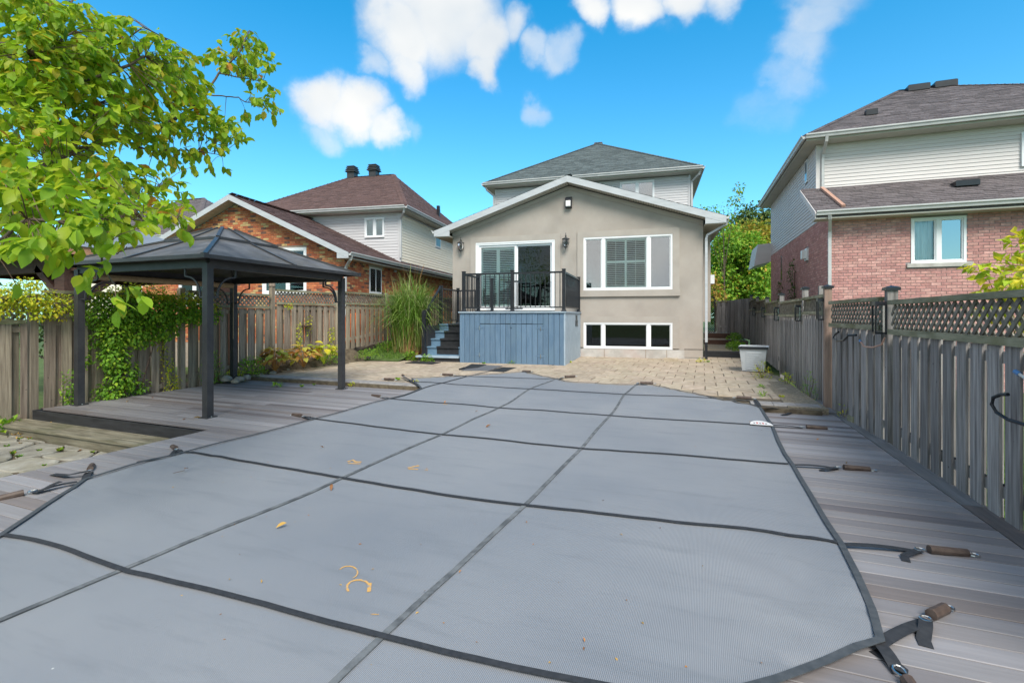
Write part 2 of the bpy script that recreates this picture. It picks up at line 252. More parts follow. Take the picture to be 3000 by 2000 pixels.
# ------------------------------------------------------------ mesh helper
class MB:
    def __init__(s): s.v = []; s.f = []; s.a = []; s.var = 0.0
    def quad(s, *p):
        i = len(s.v); s.v += [tuple(q) for q in p]; s.f.append(tuple(range(i, i+len(p)))); s.a.append(s.var)
    def mesh(s, vs, fs):
        i = len(s.v); s.v += [tuple(q) for q in vs]
        for f in fs: s.f.append(tuple(i+k for k in f)); s.a.append(s.var)
    def box(s, x0, x1, y0, y1, z0, z1):
        v = [(x0, y0, z0), (x1, y0, z0), (x1, y1, z0), (x0, y1, z0), (x0, y0, z1), (x1, y0, z1), (x1, y1, z1), (x0, y1, z1)]
        s.mesh(v, [(3, 2, 1, 0), (4, 5, 6, 7), (0, 1, 5, 4), (1, 2, 6, 5), (2, 3, 7, 6), (3, 0, 4, 7)]); return s
    def bbox(s, x0, x1, y0, y1, z0, z1, b=.004):   # box with its top edges bevelled
        v = [(x0, y0, z0), (x1, y0, z0), (x1, y1, z0), (x0, y1, z0), (x0, y0, z1-b), (x1, y0, z1-b), (x1, y1, z1-b), (x0, y1, z1-b),
             (x0+b, y0+b, z1), (x1-b, y0+b, z1), (x1-b, y1-b, z1), (x0+b, y1-b, z1)]
        s.mesh(v, [(8, 9, 10, 11), (0, 1, 5, 4), (1, 2, 6, 5), (2, 3, 7, 6), (3, 0, 4, 7), (4, 5, 9, 8), (5, 6, 10, 9), (6, 7, 11, 10), (7, 4, 8, 11)]); return s
    def bar(s, a, b, w, h, up=Vector((0, 0, 1))):   # rectangular bar from a to b
        a = Vector(a); b = Vector(b); d = (b-a).normalized(); x = d.cross(up)
        if x.length < 1e-4: x = d.cross(Vector((0, 1, 0)))
        x.normalize(); y = x.cross(d).normalized(); x = x*w/2; y = y*h/2
        v = [a-x-y, a+x-y, a+x+y, a-x+y, b-x-y, b+x-y, b+x+y, b-x+y]
        s.mesh(v, [(0, 1, 2, 3), (7, 6, 5, 4), (0, 4, 5, 1), (1, 5, 6, 2), (2, 6, 7, 3), (3, 7, 4, 0)]); return s
    def tube(s, pts, r, n=8, taper=None):
        pts = [Vector(p) for p in pts]; rings = []; up = Vector((.13, .21, 1)).normalized()
        base = len(s.v)
        for i, p in enumerate(pts):
            d = (pts[min(i+1, len(pts)-1)]-pts[max(i-1, 0)]).normalized(); x = d.cross(up)
            if x.length < .05: x = d.cross(Vector((1, 0, 0)))
            x.normalize(); y = d.cross(x)
            rr = r if taper is None else r+(taper-r)*i/max(1, len(pts)-1)
            for k in range(n):
                t = 2*math.pi*k/n; s.v.append(tuple(p+x*math.cos(t)*rr+y*math.sin(t)*rr))
        for i in range(len(pts)-1):
            for k in range(n):
                k2 = (k+1) % n; s.f.append((base+i*n+k, base+i*n+k2, base+(i+1)*n+k2, base+(i+1)*n+k)); s.a.append(s.var)
        s.f.append(tuple(base+k for k in range(n))[::-1]); s.a.append(s.var)
        e = base+(len(pts)-1)*n; s.f.append(tuple(e+k for k in range(n))); s.a.append(s.var); return s
    def lathe(s, prof, c, n=14):
        base = len(s.v)
        for (r, z) in prof:
            for k in range(n):
                t = 2*math.pi*k/n; s.v.append((c[0]+r*math.cos(t), c[1]+r*math.sin(t), c[2]+z))
        for i in range(len(prof)-1):
            for k in range(n):
                k2 = (k+1) % n; s.f.append((base+i*n+k, base+i*n+k2, base+(i+1)*n+k2, base+(i+1)*n+k)); s.a.append(s.var)
        return s
    def prism(s, poly, d):       # planar polygon swept by vector d
        d = Vector(d); n = len(poly); p = [Vector(q) for q in poly]
        s.mesh(p+[q+d for q in p], [tuple(range(n))[::-1], tuple(range(n, 2*n))]+[(i, (i+1) % n, n+(i+1) % n, n+i) for i in range(n)]); return s
    def ribbon(s, pts, w, up=None, th=.003):
        pts = [Vector(p) for p in pts]; L_, R2 = [], []
        for i, p in enumerate(pts):
            d = (pts[min(i+1, len(pts)-1)]-pts[max(i-1, 0)]); x = d.cross(up or Vector((0, 0, 1))).normalized()*w/2
            L_.append(p-x); R2.append(p+x)
        base = len(s.v); dn = Vector((0, 0, -th))
        for a, b in zip(L_, R2): s.v += [tuple(a), tuple(b), tuple(a+dn), tuple(b+dn)]
        for i in range(len(pts)-1):
            a = base+i*4; b = a+4
            for f in ((a, a+1, b+1, b), (a+2, b+2, b+3, a+3), (a, b, b+2, a+2), (a+1, a+3, b+3, b+1)): s.f.append(f); s.a.append(s.var)
        for a in (base, base+4*(len(pts)-1)): s.f.append((a, a+2, a+3, a+1)); s.a.append(s.var)
        return s
    def data(s, name, m, smooth=False):
        me = bpy.data.meshes.new(name); me.from_pydata(s.v, [], s.f)
        at = me.attributes.new('var', 'FLOAT', 'FACE'); at.data.foreach_set('value', s.a)
        if m: me.materials.append(m)
        if smooth: me.polygons.foreach_set('use_smooth', [True]*len(me.polygons))
        me.update(); return me
    def build(s, name, m, parent=None, smooth=False, **tags):
        o = bpy.data.objects.new(name, s.data(name, m, smooth)); COL.objects.link(o)
        if parent is not None: o.parent = parent
        for k, v in tags.items(): o[k] = v
        return o
def thing(name, label, cat, loc=(0, 0, 0), rz=0, group=None):
    o = bpy.data.objects.new(name, None); COL.objects.link(o); o.location = loc; o.rotation_euler = (0, 0, rz)
    o.empty_display_size = .2; o['label'] = label; o['category'] = cat
    if group: o['group'] = group
    return o
def tag(o, label, cat, group=None):
    o['label'] = label; o['category'] = cat
    if group: o['group'] = group
    return o
def place(name, me, parent, loc=(0, 0, 0), rot=(0, 0, 0), scale=None):
    o = bpy.data.objects.new(name, me); COL.objects.link(o); o.parent = parent; o.location = loc; o.rotation_euler = rot
    if scale: o.scale = scale
    return o
def setting(name, mb_or_mesh, m, **k):
    o = mb_or_mesh.build(name, m, **k); o['kind'] = 'structure'; return o
VARS = [i/10+.02 for i in range(10)]

def shingles(parent, poly, m, row=.145, w=.3, lift=.012, seed=1):
    """laps of shingles over a planar convex roof polygon whose first edge is the eave"""
    P = [Vector(p) for p in poly]; u = (P[1]-P[0]).normalized(); n = (P[1]-P[0]).cross(P[2]-P[1]).normalized()
    if n.z < 0: n = -n
    v = n.cross(u).normalized()
    if v.z < 0: v = -v
    pts = [((p-P[0]).dot(u), (p-P[0]).dot(v)) for p in P]; vm = max(p[1] for p in pts); r = random.Random(seed); mb = MB()
    def span(vv):
        xs = []
        for i in range(len(pts)):
            a, b = pts[i], pts[(i+1) % len(pts)]
            if (a[1]-vv)*(b[1]-vv) < 0: xs.append(a[0]+(b[0]-a[0])*(vv-a[1])/(b[1]-a[1]))
        return (min(xs), max(xs)) if len(xs) >= 2 else None
    k = 0; vv = -.02
    while vv < vm:
        sp = span(min(max(vv+row*.5, .001), vm-.001))
        if sp:
            x = sp[0]-r.uniform(0, w)
            while x < sp[1]:
                ww = w*r.uniform(.75, 1.25); a, b = max(x, sp[0]), min(x+ww-.006, sp[1])
                if b-a > .02:
                    mb.var = r.random(); h = lift*r.uniform(.6, 1.5)
                    A = P[0]+u*a+v*vv; B = P[0]+u*b+v*vv; C = P[0]+u*b+v*(vv+row+.01); D = P[0]+u*a+v*(vv+row+.01)
                    mb.quad(A+n*h, B+n*h, C+n*.003, D+n*.003); mb.quad(A+n*.001, B+n*.001, B+n*h, A+n*h)
                x += ww
        vv += row; k += 1
    return mb.build('shingles', m, parent, kind='stuff')
def cap_line(mb, a, b, w=.13, step=.17):
    a = Vector(a); b = Vector(b); d = b-a; n = int(d.length/step)
    side = d.cross(Vector((0, 0, 1))).normalized()
    for i in range(n):
        p = a+d*(i/n); q = a+d*((i+1.15)/n); h = Vector((0, 0, .028)); h2 = Vector((0, 0, .016)); mb.var = rnd.random(); dr = Vector((0, 0, -w*.32))
        mb.quad(p+h, q+h2, q+side*w+h2+dr, p+side*w+h+dr); mb.quad(p+h, p-side*w+h+dr, q-side*w+h2+dr, q+h2); mb.quad(p+h, p+side*w+h+dr, p+side*w+dr*1.2, p-side*w+dr*1.2, p-side*w+h+dr)
def walls(mb, s0, s1, z0, z1, holes, y0, y1):   # wall in the x-z plane with rectangular openings
    xs = sorted({s0, s1, *[h[0] for h in holes], *[h[1] for h in holes]}); zs = sorted({z0, z1, *[h[2] for h in holes], *[h[3] for h in holes]})
    for z, zz in zip(zs, zs[1:]):
        run = None
        for x, xx in zip(xs, xs[1:]):
            cx, cz = (x+xx)/2, (z+zz)/2; inside = any(h[0] < cx < h[1] and h[2] < cz < h[3] for h in holes)
            if not inside: run = (run[0] if run else x, xx)
            elif run: mb.box(run[0], run[1], y0, y1, z, zz); run = None
        if run: mb.box(run[0], run[1], y0, y1, z, zz)
def spans(a, b, z0, z1, holes):
    cuts = sorted([(h[0], h[1]) for h in holes if h[2] < z1-.01 and h[3] > z0+.01]); out = []; x = a
    for (h0, h1) in cuts:
        if h1 <= x or h0 >= b: continue
        if h0 > x: out.append((x, h0))
        x = max(x, h1)
    if x < b: out.append((x, b))
    return out
def frame_pt(o, u, n, a, z, out): return Vector(o)+Vector(u)*a+Vector(n)*out+Vector((0, 0, z))
def siding(parent, m, o, u, n, z0, z1, rng, holes=(), h=.105):
    z = z0
    while z < z1-.02:
        zz = min(z+h, z1); r = rng((z+zz)/2)
        if r:
            for (a, b) in spans(r[0], r[1], z, zz, holes):
                if b-a < .05: continue
                mb = MB(); mb.var = rnd.random()
                f = lambda s_, zz_, ot: frame_pt(o, u, n, s_, zz_, ot)
                mb.quad(f(a, z+.012, .02), f(b, z+.012, .02), f(b, zz, .006), f(a, zz, .006))
                mb.quad(f(a, z, .004), f(b, z, .004), f(b, z+.012, .02), f(a, z+.012, .02))
                mb.quad(f(a, z, .004), f(a, z+.012, .02), f(a, zz, .006)); mb.quad(f(b, z, .004), f(b, zz, .006), f(b, z+.012, .02))
                mb.build('siding_board', m, parent)
        z += h
def bricks(parent, m, o, u, n, z0, z1, rng, holes=(), budget=300, pick=None, bw=.2, bh=.064, j=.011, seed=3, extra=None):
    """courses of bricks: the ones nearest the camera singly, the rest as one joined mass"""
    r = random.Random(seed); meshes = []
    ang = math.atan2(u[1], u[0])
    for k in VARS:
        mb = MB(); mb.var = k; mb.box(0, bw, 0, .014, 0, bh); meshes.append(mb.data('brick', m))
    todo = []; z = z0; row = 0
    while z < z1:
        q = rng(z+bh/2)
        if q:
            for (a, b) in spans(q[0], q[1], z, z+bh, holes):
                x = a-(row % 2)*(bw+j)/2-((a) % 1e-9); x = math.floor((a)/(bw+j))*(bw+j)-(row % 2)*(bw+j)/2
                while x < b:
                    p0, p1 = max(x, a), min(x+bw, b)
                    if p1-p0 > .025: todo.append((p0, p1, z, p1-p0 > bw-.002))
                    x += bw+j
        z += bh+j; row += 1
    full = [t for t in todo if t[3]]
    if pick: full.sort(key=lambda t: pick(frame_pt(o, u, n, t[0], t[2], 0)))
    single = set(id(t) for t in full[:budget]); rest = MB()
    for t in todo:
        out = .01+r.uniform(-.0015, .002)
        if id(t) in single: place('brick', r.choice(meshes), parent, frame_pt(o, u, n, t[0], t[2], out-.0), (0, 0, ang))
        else:
            rest.var = r.random(); f = lambda s_, z_, ot: frame_pt(o, u, n, s_, z_, ot)
            a, b, z, _ = t; c = z+bh
            rest.mesh([f(a, z, -.002), f(b, z, -.002), f(b, c, -.002), f(a, c, -.002), f(a, z, out), f(b, z, out), f(b, c, out), f(a, c, out)], [(4, 5, 6, 7), (0, 1, 5, 4), (1, 2, 6, 5), (2, 3, 7, 6), (3, 0, 4, 7)])
    if rest.v: rest.build('brickwork', m, parent, kind='stuff')
def window(parent, s0, s1, z0, z1, y, mull=(), fw=.055, glass='glass', depth=.12, shutter=(), curtain=None, room=True, name='window', sash=True):
    """white framed window in an opening of a wall whose face is at y (outside is -y)"""
    fr = MB(); fr.box(s0, s1, y-.03, y+.09, z1-fw, z1); fr.box(s0, s1, y-.03, y+.09, z0, z0+fw)
    fr.box(s0, s0+fw, y-.03, y+.09, z0+fw, z1-fw); fr.box(s1-fw, s1, y-.03, y+.09, z0+fw, z1-fw)
    w = fr.build(name, M['white'], parent)
    xs = [s0+fw]+[m for m in mull]+[s1-fw]; mw = .045
    for m_ in mull: MB().box(m_-mw, m_+mw, y-.022, y+.085, z0+fw, z1-fw).build('mullion', M['white'], w)
    for i in range(len(xs)-1):
        a = xs[i]+(mw if i else 0); b = xs[i+1]-(mw if i < len(xs)-2 else 0)
        if sash:
            q = .03; sm = MB(); sm.box(a, b, y, y+.06, z1-fw-q, z1-fw); sm.box(a, b, y, y+.06, z0+fw, z0+fw+q); sm.box(a, a+q, y, y+.06, z0+fw+q, z1-fw-q); sm.box(b-q, b, y, y+.06, z0+fw+q, z1-fw-q); sm.build('sash', M['white'], w)
            MB().box(a+.02, b-.02, y+.03, y+.036, z0+fw+.02, z1-fw-.02).build('pane', M[glass if isinstance(glass, str) else glass[i]], w)
        else: MB().box(a, b, y+.03, y+.036, z0+fw, z1-fw).build('pane', M[glass if isinstance(glass, str) else glass[i]], w)
        if i in shutter:
            A, B = a+.03, b-.03; mid = (A+B)/2; t = y+.065; zm = z0+(z1-z0)*(.53 if z1-z0 < 2 else .66); st = .045
            sf = MB()
            for (x0, x1) in ((A, A+st), (mid-st/2-.01, mid+st/2+.01), (B-st, B)): sf.box(x0, x1, t, t+.03, z0+.05, z1-.05)
            for zc in (z0+.09, zm, z1-.1): sf.box(A, B, t+.002, t+.028, zc-.045, zc+.045)
            sp = sf.build('shutter_frame', M['shutter'], w)
            for (x0, x1) in ((A+st, mid-st/2-.01), (mid+st/2+.01, B-st)):
                z = z0+.16
                while z < z1-.17:
                    if abs(z-zm) > .07:
                        lv = MB(); lv.mesh([(x0, t-.012, z), (x1, t-.012, z), (x1, t+.035, z+.022), (x0, t+.035, z+.022), (x0, t-.012, z+.006), (x1, t-.012, z+.006), (x1, t+.035, z+.028), (x0, t+.035, z+.028)], [(0, 1, 2, 3), (4, 5, 6, 7), (0, 1, 5, 4), (1, 2, 6, 5), (2, 3, 7, 6), (3, 0, 4, 7)])
                        lv.build('louver', M['shutter'], w)
                    z += .062
                xm = (x0+x1)/2; MB().box(xm-.006, xm+.006, t-.02, t-.01, z0+.15, z1-.16).build('tilt_rod', M['shutter'], w)
        if curtain and i in curtain:
            cu = MB(); x = a; pts = []
            while x <= b: pts.append(Vector((x, y+.16+.02*math.sin(x*60)+rnd.uniform(-.004, .004), 0))); x += .02
            for p, q in zip(pts, pts[1:]): cu.quad(p+Vector((0, 0, z0+.02)), q+Vector((0, 0, z0+.02)), q+Vector((0, 0, z1-.02)), p+Vector((0, 0, z1-.02)))
            cu.build('curtain', M['curtain'], w, smooth=True)
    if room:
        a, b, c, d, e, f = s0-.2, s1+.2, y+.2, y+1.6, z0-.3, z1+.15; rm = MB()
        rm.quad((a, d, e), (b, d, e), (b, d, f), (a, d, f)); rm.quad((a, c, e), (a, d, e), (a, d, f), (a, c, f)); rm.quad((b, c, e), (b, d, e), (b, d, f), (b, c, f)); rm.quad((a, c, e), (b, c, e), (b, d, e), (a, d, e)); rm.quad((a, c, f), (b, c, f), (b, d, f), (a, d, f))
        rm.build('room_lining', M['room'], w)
    return w
def leafmesh(L_=.1, w=.05, fold=.25, var=0, m=None, curl=.2, name='leaf'):
    mb = MB(); mb.var = var; n = 5; row = []
    prof = [.12, .72, 1.0, .82, .05]
    for i in range(n):
        t = i/(n-1); y = t*L_; ww = w*.5*prof[i]; z = -curl*L_*t*t
        row.append((( -ww, y, z+ww*fold), (0, y, z), (ww, y, z+ww*fold)))
    vs = [p for r3 in row for p in r3]; fs = []
    for i in range(n-1):
        a = i*3; fs += [(a, a+1, a+4, a+3), (a+1, a+2, a+5, a+4)]
    mb.mesh(vs, fs); return mb if m is None else mb.data(name, m, True)
def add_leaf(mb, p, d, up, L_, w, fold=.25, curl=.25):
    """small leaf as four triangles, base p, direction d"""
    d = d.normalized(); x = d.cross(up)
    if x.length < 1e-3: x = d.cross(Vector((1, 0, 0)))
    x.normalize(); nrm = x.cross(d); i = len(mb.v); mid = p+d*L_*.5; c = nrm*(w*.5*fold)
    mb.v += [tuple(p), tuple(mid-x*w*.5+c), tuple(p+d*L_-nrm*curl*L_), tuple(mid+x*w*.5+c), tuple(mid-nrm*curl*L_*.2)]
    for f in ((i, i+1, i+4), (i+1, i+2, i+4), (i+2, i+3, i+4), (i+3, i, i+4)): mb.f.append(f); mb.a.append(mb.var)
def add_leaf6(mb, p, d, up, L_, w, fold=.25, curl=.25):
    d = d.normalized(); x = d.cross(up)
    if x.length < 1e-3: x = d.cross(Vector((1, 0, 0)))
    x.normalize(); nrm = x.cross(d); i = len(mb.v); a = p+d*L_*.32-nrm*curl*L_*.1; b = p+d*L_*.68-nrm*curl*L_*.42; c = nrm*(w*.5*fold)
    mb.v += [tuple(p), tuple(a-x*w*.44+c), tuple(b-x*w*.46+c), tuple(p+d*L_-nrm*curl*L_), tuple(b+x*w*.46+c), tuple(a+x*w*.44+c), tuple(a), tuple(b)]
    for f in ((i, i+1, i+6), (i+1, i+2, i+7, i+6), (i+2, i+3, i+7), (i+3, i+4, i+7), (i+4, i+5, i+6, i+7), (i+5, i, i+6)): mb.f.append(f); mb.a.append(mb.var)
def rvec(r): 
    while True:
        v = Vector((r.uniform(-1, 1), r.uniform(-1, 1), r.uniform(-1, 1)))
        if .05 < v.length < 1: return v
def clump(mb, c, rad, n, L_, w, r, down=.3, shell=.55):
    for i in range(n):
        v = rvec(r).normalized(); k = shell+(1-shell)*r.random(); p = Vector(c)+Vector((v.x*rad[0], v.y*rad[1], v.z*rad[2]))*k
        d = (v+rvec(r)*.9+Vector((0, 0, -down))).normalized(); mb.var = r.random(); s = r.uniform(.7, 1.25)
        add_leaf(mb, p, d, (v+Vector((0, 0, .8))+rvec(r)*.5).normalized(), L_*s, w*s)
# ============================================================ GROUND
g = MB(); g.quad((-300, -200, -.42), (300, -200, -.42), (300, 400, -.42), (-300, 400, -.42)); setting('ground', g, M['grass'])
# ============================================================ HOUSES
def hip_roof(root, s0, s1, t0, t1, ze, a, b, m, gut=True, soff=.55, sh=('front', 'left', 'right'), th=.1):
    """hip roof: eave rectangle at height ze, ridge from a to b"""
    A, B, C, D = Vector((s0, t0, ze)), Vector((s1, t0, ze)), Vector((s1, t1, ze)), Vector((s0, t1, ze)); a = Vector(a); b = Vector(b)
    mb = MB(); along_x = abs(a.x-b.x) > abs(a.y-b.y)
    if along_x: F = dict(front=[A, B, b, a], back=[C, D, a, b], left=[D, A, a], right=[B, C, b])
    else: F = dict(front=[A, B, a], back=[C, D, b], left=[D, A, a, b], right=[B, C, b, a])
    for f in F.values(): mb.quad(*f)
    mb.box(s0, s1, t0, t1, ze-th, ze-.01)
    rf = mb.build('roof', m, root)
    for i, k in enumerate(sh): shingles(rf, F[k], m, seed=i+5)
    cp = MB(); ridge_ends = [(A, a), (B, b if along_x else a)]
    if not along_x: ridge_ends += [(b, a)]
    else: ridge_ends += [(a, b)]
    for p, q in ridge_ends: cap_line(cp, p, q)
    cp.build('ridge_cap', m, rf, kind='stuff')
    so_ = MB(); so_.box(s0+.03, s1-.03, t0+.03, t1-.03, ze-th-.07, ze-th-.003); so_.build('soffit', M['soffit'], root)
    if gut: gutter(root, [(s0, t0, ze), (s1, t0, ze)], (0, -1)); gutter(root, [(s0, t1, ze), (s0, t0, ze)], (-1, 0)); gutter(root, [(s1, t0, ze), (s1, t1, ze)], (1, 0))
    return rf
def gutter(root, pts, out, h=.12, d=.11):
    a, b = Vector(pts[0]), Vector(pts[1]); o = Vector((out[0], out[1], 0)); u = (b-a).normalized(); a = a-u*.0; mb = MB()
    prof = [(.003, -h), (d*.6, -h), (d*.72, -h*.55), (d, -h*.3), (d, -.0), (d-.012, 0), (d-.012, -h*.25), (.003, -h*.5)]
    mb.prism([a+o*x+Vector((0, 0, z)) for x, z in prof], b-a); return mb.build('gutter', M['gutter'], root)
def downspout(root, pts, m=None, r=.04):
    mb = MB(); P = [Vector(p) for p in pts]
    for p, q in zip(P, P[1:]): mb.bar(p-(q-p).normalized()*.02, q+(q-p).normalized()*.02, .075, .06)
    return mb.build('downspout', m or M['gutter'], root)

# ---- the stucco house in the middle
MH = thing('house', 'beige stucco house with low front gable, white windows and grey-green roof in the middle', 'house', (.02, 16.47, 0), math.atan2(.0964, .9953))
holes = [(-7.63, -4.75, 1.64, 4.06), (-3.77, -.92, 2.3, 4.08), (-3.77, -.92, .36, 1.23)]
w = MB(); walls(w, -8.53, 0, .4, 4.3, holes, 0, .2); w.box(-.56, 0, 0, .2, .13, .4); w.box(-8.53, -3.9, 0, .2, .1, .4)
w.prism([(-8.53, 0, 4.3), (0, 0, 4.3), (0, 0, 4.46), (-4.265, 0, 5.86), (-8.53, 0, 4.46)], (0, .2, 0))
w.box(-.2, 0, .2, 15, 0, 4.46); w.box(-8.53, -8.33, .2, 15, 0, 4.46); w.box(-.1, .33, 1, 2.6, 1.25, 4.27); w.box(-8.53, 0, 14.8, 15, 0, 7)
w.build('wall', M['stucco'], MH)
b = MB()
for (x, z, x2, z2) in ((0, 4.305, -4.265, 5.73), (-8.53, 4.305, -4.265, 5.73)):
    b.prism([(x, -.03, z), (x, -.03, 4.46), (-4.265, -.03, 5.86), (-4.265, -.03, z2)], (0, .031, 0))
b.build('rake_moulding', M['trim_stucco'], MH)
def surround(s0, s1, z0, z1, hs, y=-.04, sill=None, open_bottom=False):
    mb = MB(); a, bb, c, d = hs
    mb.box(s0, s1, y, .001, d, z1); mb.box(s0, a, y, .001, c if not open_bottom else z0, d); mb.box(bb, s1, y, .001, c if not open_bottom else z0, d)
    if not open_bottom: mb.box(s0-.02, s1+.02, y-.035, .001, z0, c)
    mb.build('window_surround', M['trim_stucco'], MH)
surround(-7.83, -4.55, 1.6, 4.26, (-7.63, -4.75, 1.64, 4.06), open_bottom=True)
surround(-3.98, -.71, 2.09, 4.28, (-3.77, -.92, 2.3, 4.08))
surround(-3.97, -.71, .4, 1.43, (-3.77, -.92, .4, 1.23), open_bottom=True)
fd = MB(); fd.box(-3.9, -.56, -.02, .2, -.1, .355); fd.box(-.56, .0, .02, .2, -.1, .13); fo = fd.build('foundation', M['concrete'], MH)
for x in (-3.08, -1.75, -1.1): MB().box(x-.01, x+.01, -.026, -.018, -.05, .355).build('joint', M['mortar'], fo)
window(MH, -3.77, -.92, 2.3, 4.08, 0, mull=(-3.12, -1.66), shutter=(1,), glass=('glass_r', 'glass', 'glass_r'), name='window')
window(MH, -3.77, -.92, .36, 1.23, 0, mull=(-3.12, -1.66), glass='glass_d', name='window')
# sliding patio door
dr = MB(); s0, s1, z0, z1 = -7.63, -4.75, 1.64, 4.06
dr.box(s0, s1, -.03, .12, z1-.1, z1); dr.box(s0, s0+.12, -.03, .12, z0, z1-.1); dr.box(s1-.1, s1, -.03, .12, z0, z1-.1); dr.box(s0+.12, s1-.1, -.06, .12, z0, z0+.06)
dr.box(s0+.02, s1-.02, -.045, -.03, z1-.05, z1-.01)
dw = dr.build('patio_door', M['white'], MH)
for (a, b_, y, nm) in ((-7.51, -6.12, .02, 0), (-6.16, -4.85, .07, 1)):
    q = .075; f = MB(); f.box(a, b_, y, y+.04, z1-.1-q, z1-.1); f.box(a, b_, y, y+.04, z0+.06, z0+.15); f.box(a, a+q, y, y+.04, z0+.15, z1-.1-q); f.box(b_-q, b_, y, y+.04, z0+.15, z1-.1-q)
    f.build('door_panel', M['white'], dw); MB().box(a+q, b_-q, y+.017, y+.023, z0+.15, z1-.1-q).build('pane', M['glass' if not nm else 'glass_d'], dw)
hd = MB(); hd.tube([(-4.89, -.0, 2.6), (-4.89, -.05, 2.62), (-4.89, -.05, 2.86), (-4.89, 0, 2.88)], .016, 6); hd.build('handle', M['white'], dw)
t = .1; A, B = -7.45, -6.2; mid = (A+B)/2; sf = MB()
for (x0, x1) in ((A, A+.05), (mid-.06, mid+.06), (B-.05, B)): sf.box(x0, x1, t, t+.03, 1.75, 3.88)
for zc in (1.8, 2.95, 3.84): sf.box(A, B, t+.002, t+.028, zc-.05, zc+.05)
sf.build('shutter_frame', M['shutter'], dw)
for (x0, x1) in ((A+.05, mid-.06), (mid+.06, B-.05)):
    z = 1.88
    while z < 3.77:
        if abs(z-2.95) > .07: MB().mesh([], []) ; lv = MB(); lv.box(x0, x1, t-.012, t+.034, z, z+.009); lv.v = [(x, y, zz+(y-t)*.45) for x, y, zz in lv.v]; lv.build('louver', M['shutter'], dw)
        z += .062
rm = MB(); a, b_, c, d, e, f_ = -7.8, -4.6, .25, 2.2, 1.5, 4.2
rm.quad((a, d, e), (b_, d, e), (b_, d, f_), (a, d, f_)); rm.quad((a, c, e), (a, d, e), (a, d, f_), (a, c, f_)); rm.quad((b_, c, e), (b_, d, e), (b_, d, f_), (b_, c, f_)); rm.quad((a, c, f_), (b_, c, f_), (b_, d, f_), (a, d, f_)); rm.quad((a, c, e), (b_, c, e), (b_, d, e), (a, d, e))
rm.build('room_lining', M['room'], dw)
# addition roof
AP, ZA, ZE, SL, SR = -4.265, 6.11, 4.5, -9.07, .62
rf = MB(); T0, T1 = -.42, 5.0
for x in (SL, SR): rf.prism([(x, T0, ZE), (AP, T0, ZA), (AP, T0, ZA-.17), (x, T0, ZE-.17)], (0, T1-T0, 0))
rfo = rf.build('roof', M['sh_green'], MH)
shingles(rfo, [(SL, T1, ZE), (SL, T0, ZE), (AP, T0, ZA), (AP, T1, ZA)], M['sh_green'], seed=2); shingles(rfo, [(SR, T0, ZE), (SR, T1, ZE), (AP, T1, ZA), (AP, T0, ZA)], M['sh_green'], seed=3)
for x in (SL, SR):
    k = MB(); k.prism([(x, T0-.025, ZE-.012), (AP, T0-.025, ZA-.012), (AP, T0-.025, ZA-.22), (x, T0-.025, ZE-.22)], (0, .026, 0)); k.build('rake_board', M['fascia'], MH)
    k = MB(); d = 1 if x > AP else -1
    k.prism([(x, T0-.02, ZE-.21), (x-d*.6, T0-.02, ZE-.02), (x-d*.6, T0-.02, ZE-.222)], (0, .02, 0)); k.build('eave_return', M['fascia'], MH)
    k = MB(); k.box(min(x, x-d*.6), max(x, x-d*.6), T0, 5, ZE-.235, ZE-.2); k.build('soffit', M['soffit'], MH)
    n_ = 62
    for i in range(n_):       # vented soffit boards under the rake
        f0, f1 = i/n_, (i+.86)/n_; p = Vector((x, T0, ZE-.2)).lerp(Vector((AP, T0, ZA-.2)), f0); q = Vector((x, T0, ZE-.2)).lerp(Vector((AP, T0, ZA-.2)), f1)
        k = MB(); k.prism([p, q, q+Vector((0, 0, -.014)), p+Vector((0, 0, -.014))], (0, .42, 0)); k.build('soffit_board', M['soffit'], MH)
gutter(MH, [(SR, T0, ZE+.02), (SR, 5, ZE+.02)], (1, 0)); gutter(MH, [(SL, 5, ZE+.02), (SL, T0, ZE+.02)], (-1, 0))
downspout(MH, [(.66, -.3, 4.38), (.62, -.27, 4.25), (.12, -.07, 3.98), (.085, -.06, 3.85), (.085, -.06, .62)], M['fascia'])
downspout(MH, [(.085, -.06, .62), (.085, -.07, .1)], M['black'])
k = MB(); k.box(.34, .5, 1.4, 1.9, 2.55, 2.85); k.build('vent_hood', M['white'], MH)
# upper storey
up = MB(); up.box(-8.53, 0, 5.02, 5.2, 4.4, 7.3); up.box(-.2, 0, 5.2, 15, 4.4, 7.3); up.box(-8.53, -8.33, 5.2, 15, 4.4, 7.3); up.build('upper_wall', M['siding_g'], MH)
hu = [(-2.87, -1.44, 6.38, 7.2), (-7.05, -6.2, 6.2, 6.95)]
siding(MH, M['siding_g'], (0, 5.02, 0), (1, 0, 0), (0, -1, 0), 4.6, 7.28, lambda z: (-8.45, -.08), hu)
for x in (-8.53, -.09): MB().box(x, x+.09, 4.985, 5.02, 4.5, 7.3).build('corner_board', M['siding_g'], MH)
for h_ in hu: window(MH, h_[0], h_[1], h_[2], h_[3], 4.98, mull=((h_[0]+h_[1])/2,), glass='glass_r' , room=False, curtain=(0, 1), name='window')
up2 = hip_roof(MH, -8.93, .42, 4.5, 15.9, 7.5, (-4.255, 9.17, 10.45), (-4.255, 11.2, 10.45), M['sh_green'])
downspout(MH, [(.36, 4.6, 7.35), (.3, 4.65, 7.2), (.05, 4.96, 7.0), (.05, 4.96, 4.9)]); downspout(MH, [(-8.85, 4.6, 7.35), (-8.8, 4.65, 7.2), (-8.57, 4.96, 7.0), (-8.57, 4.96, 4.9)])
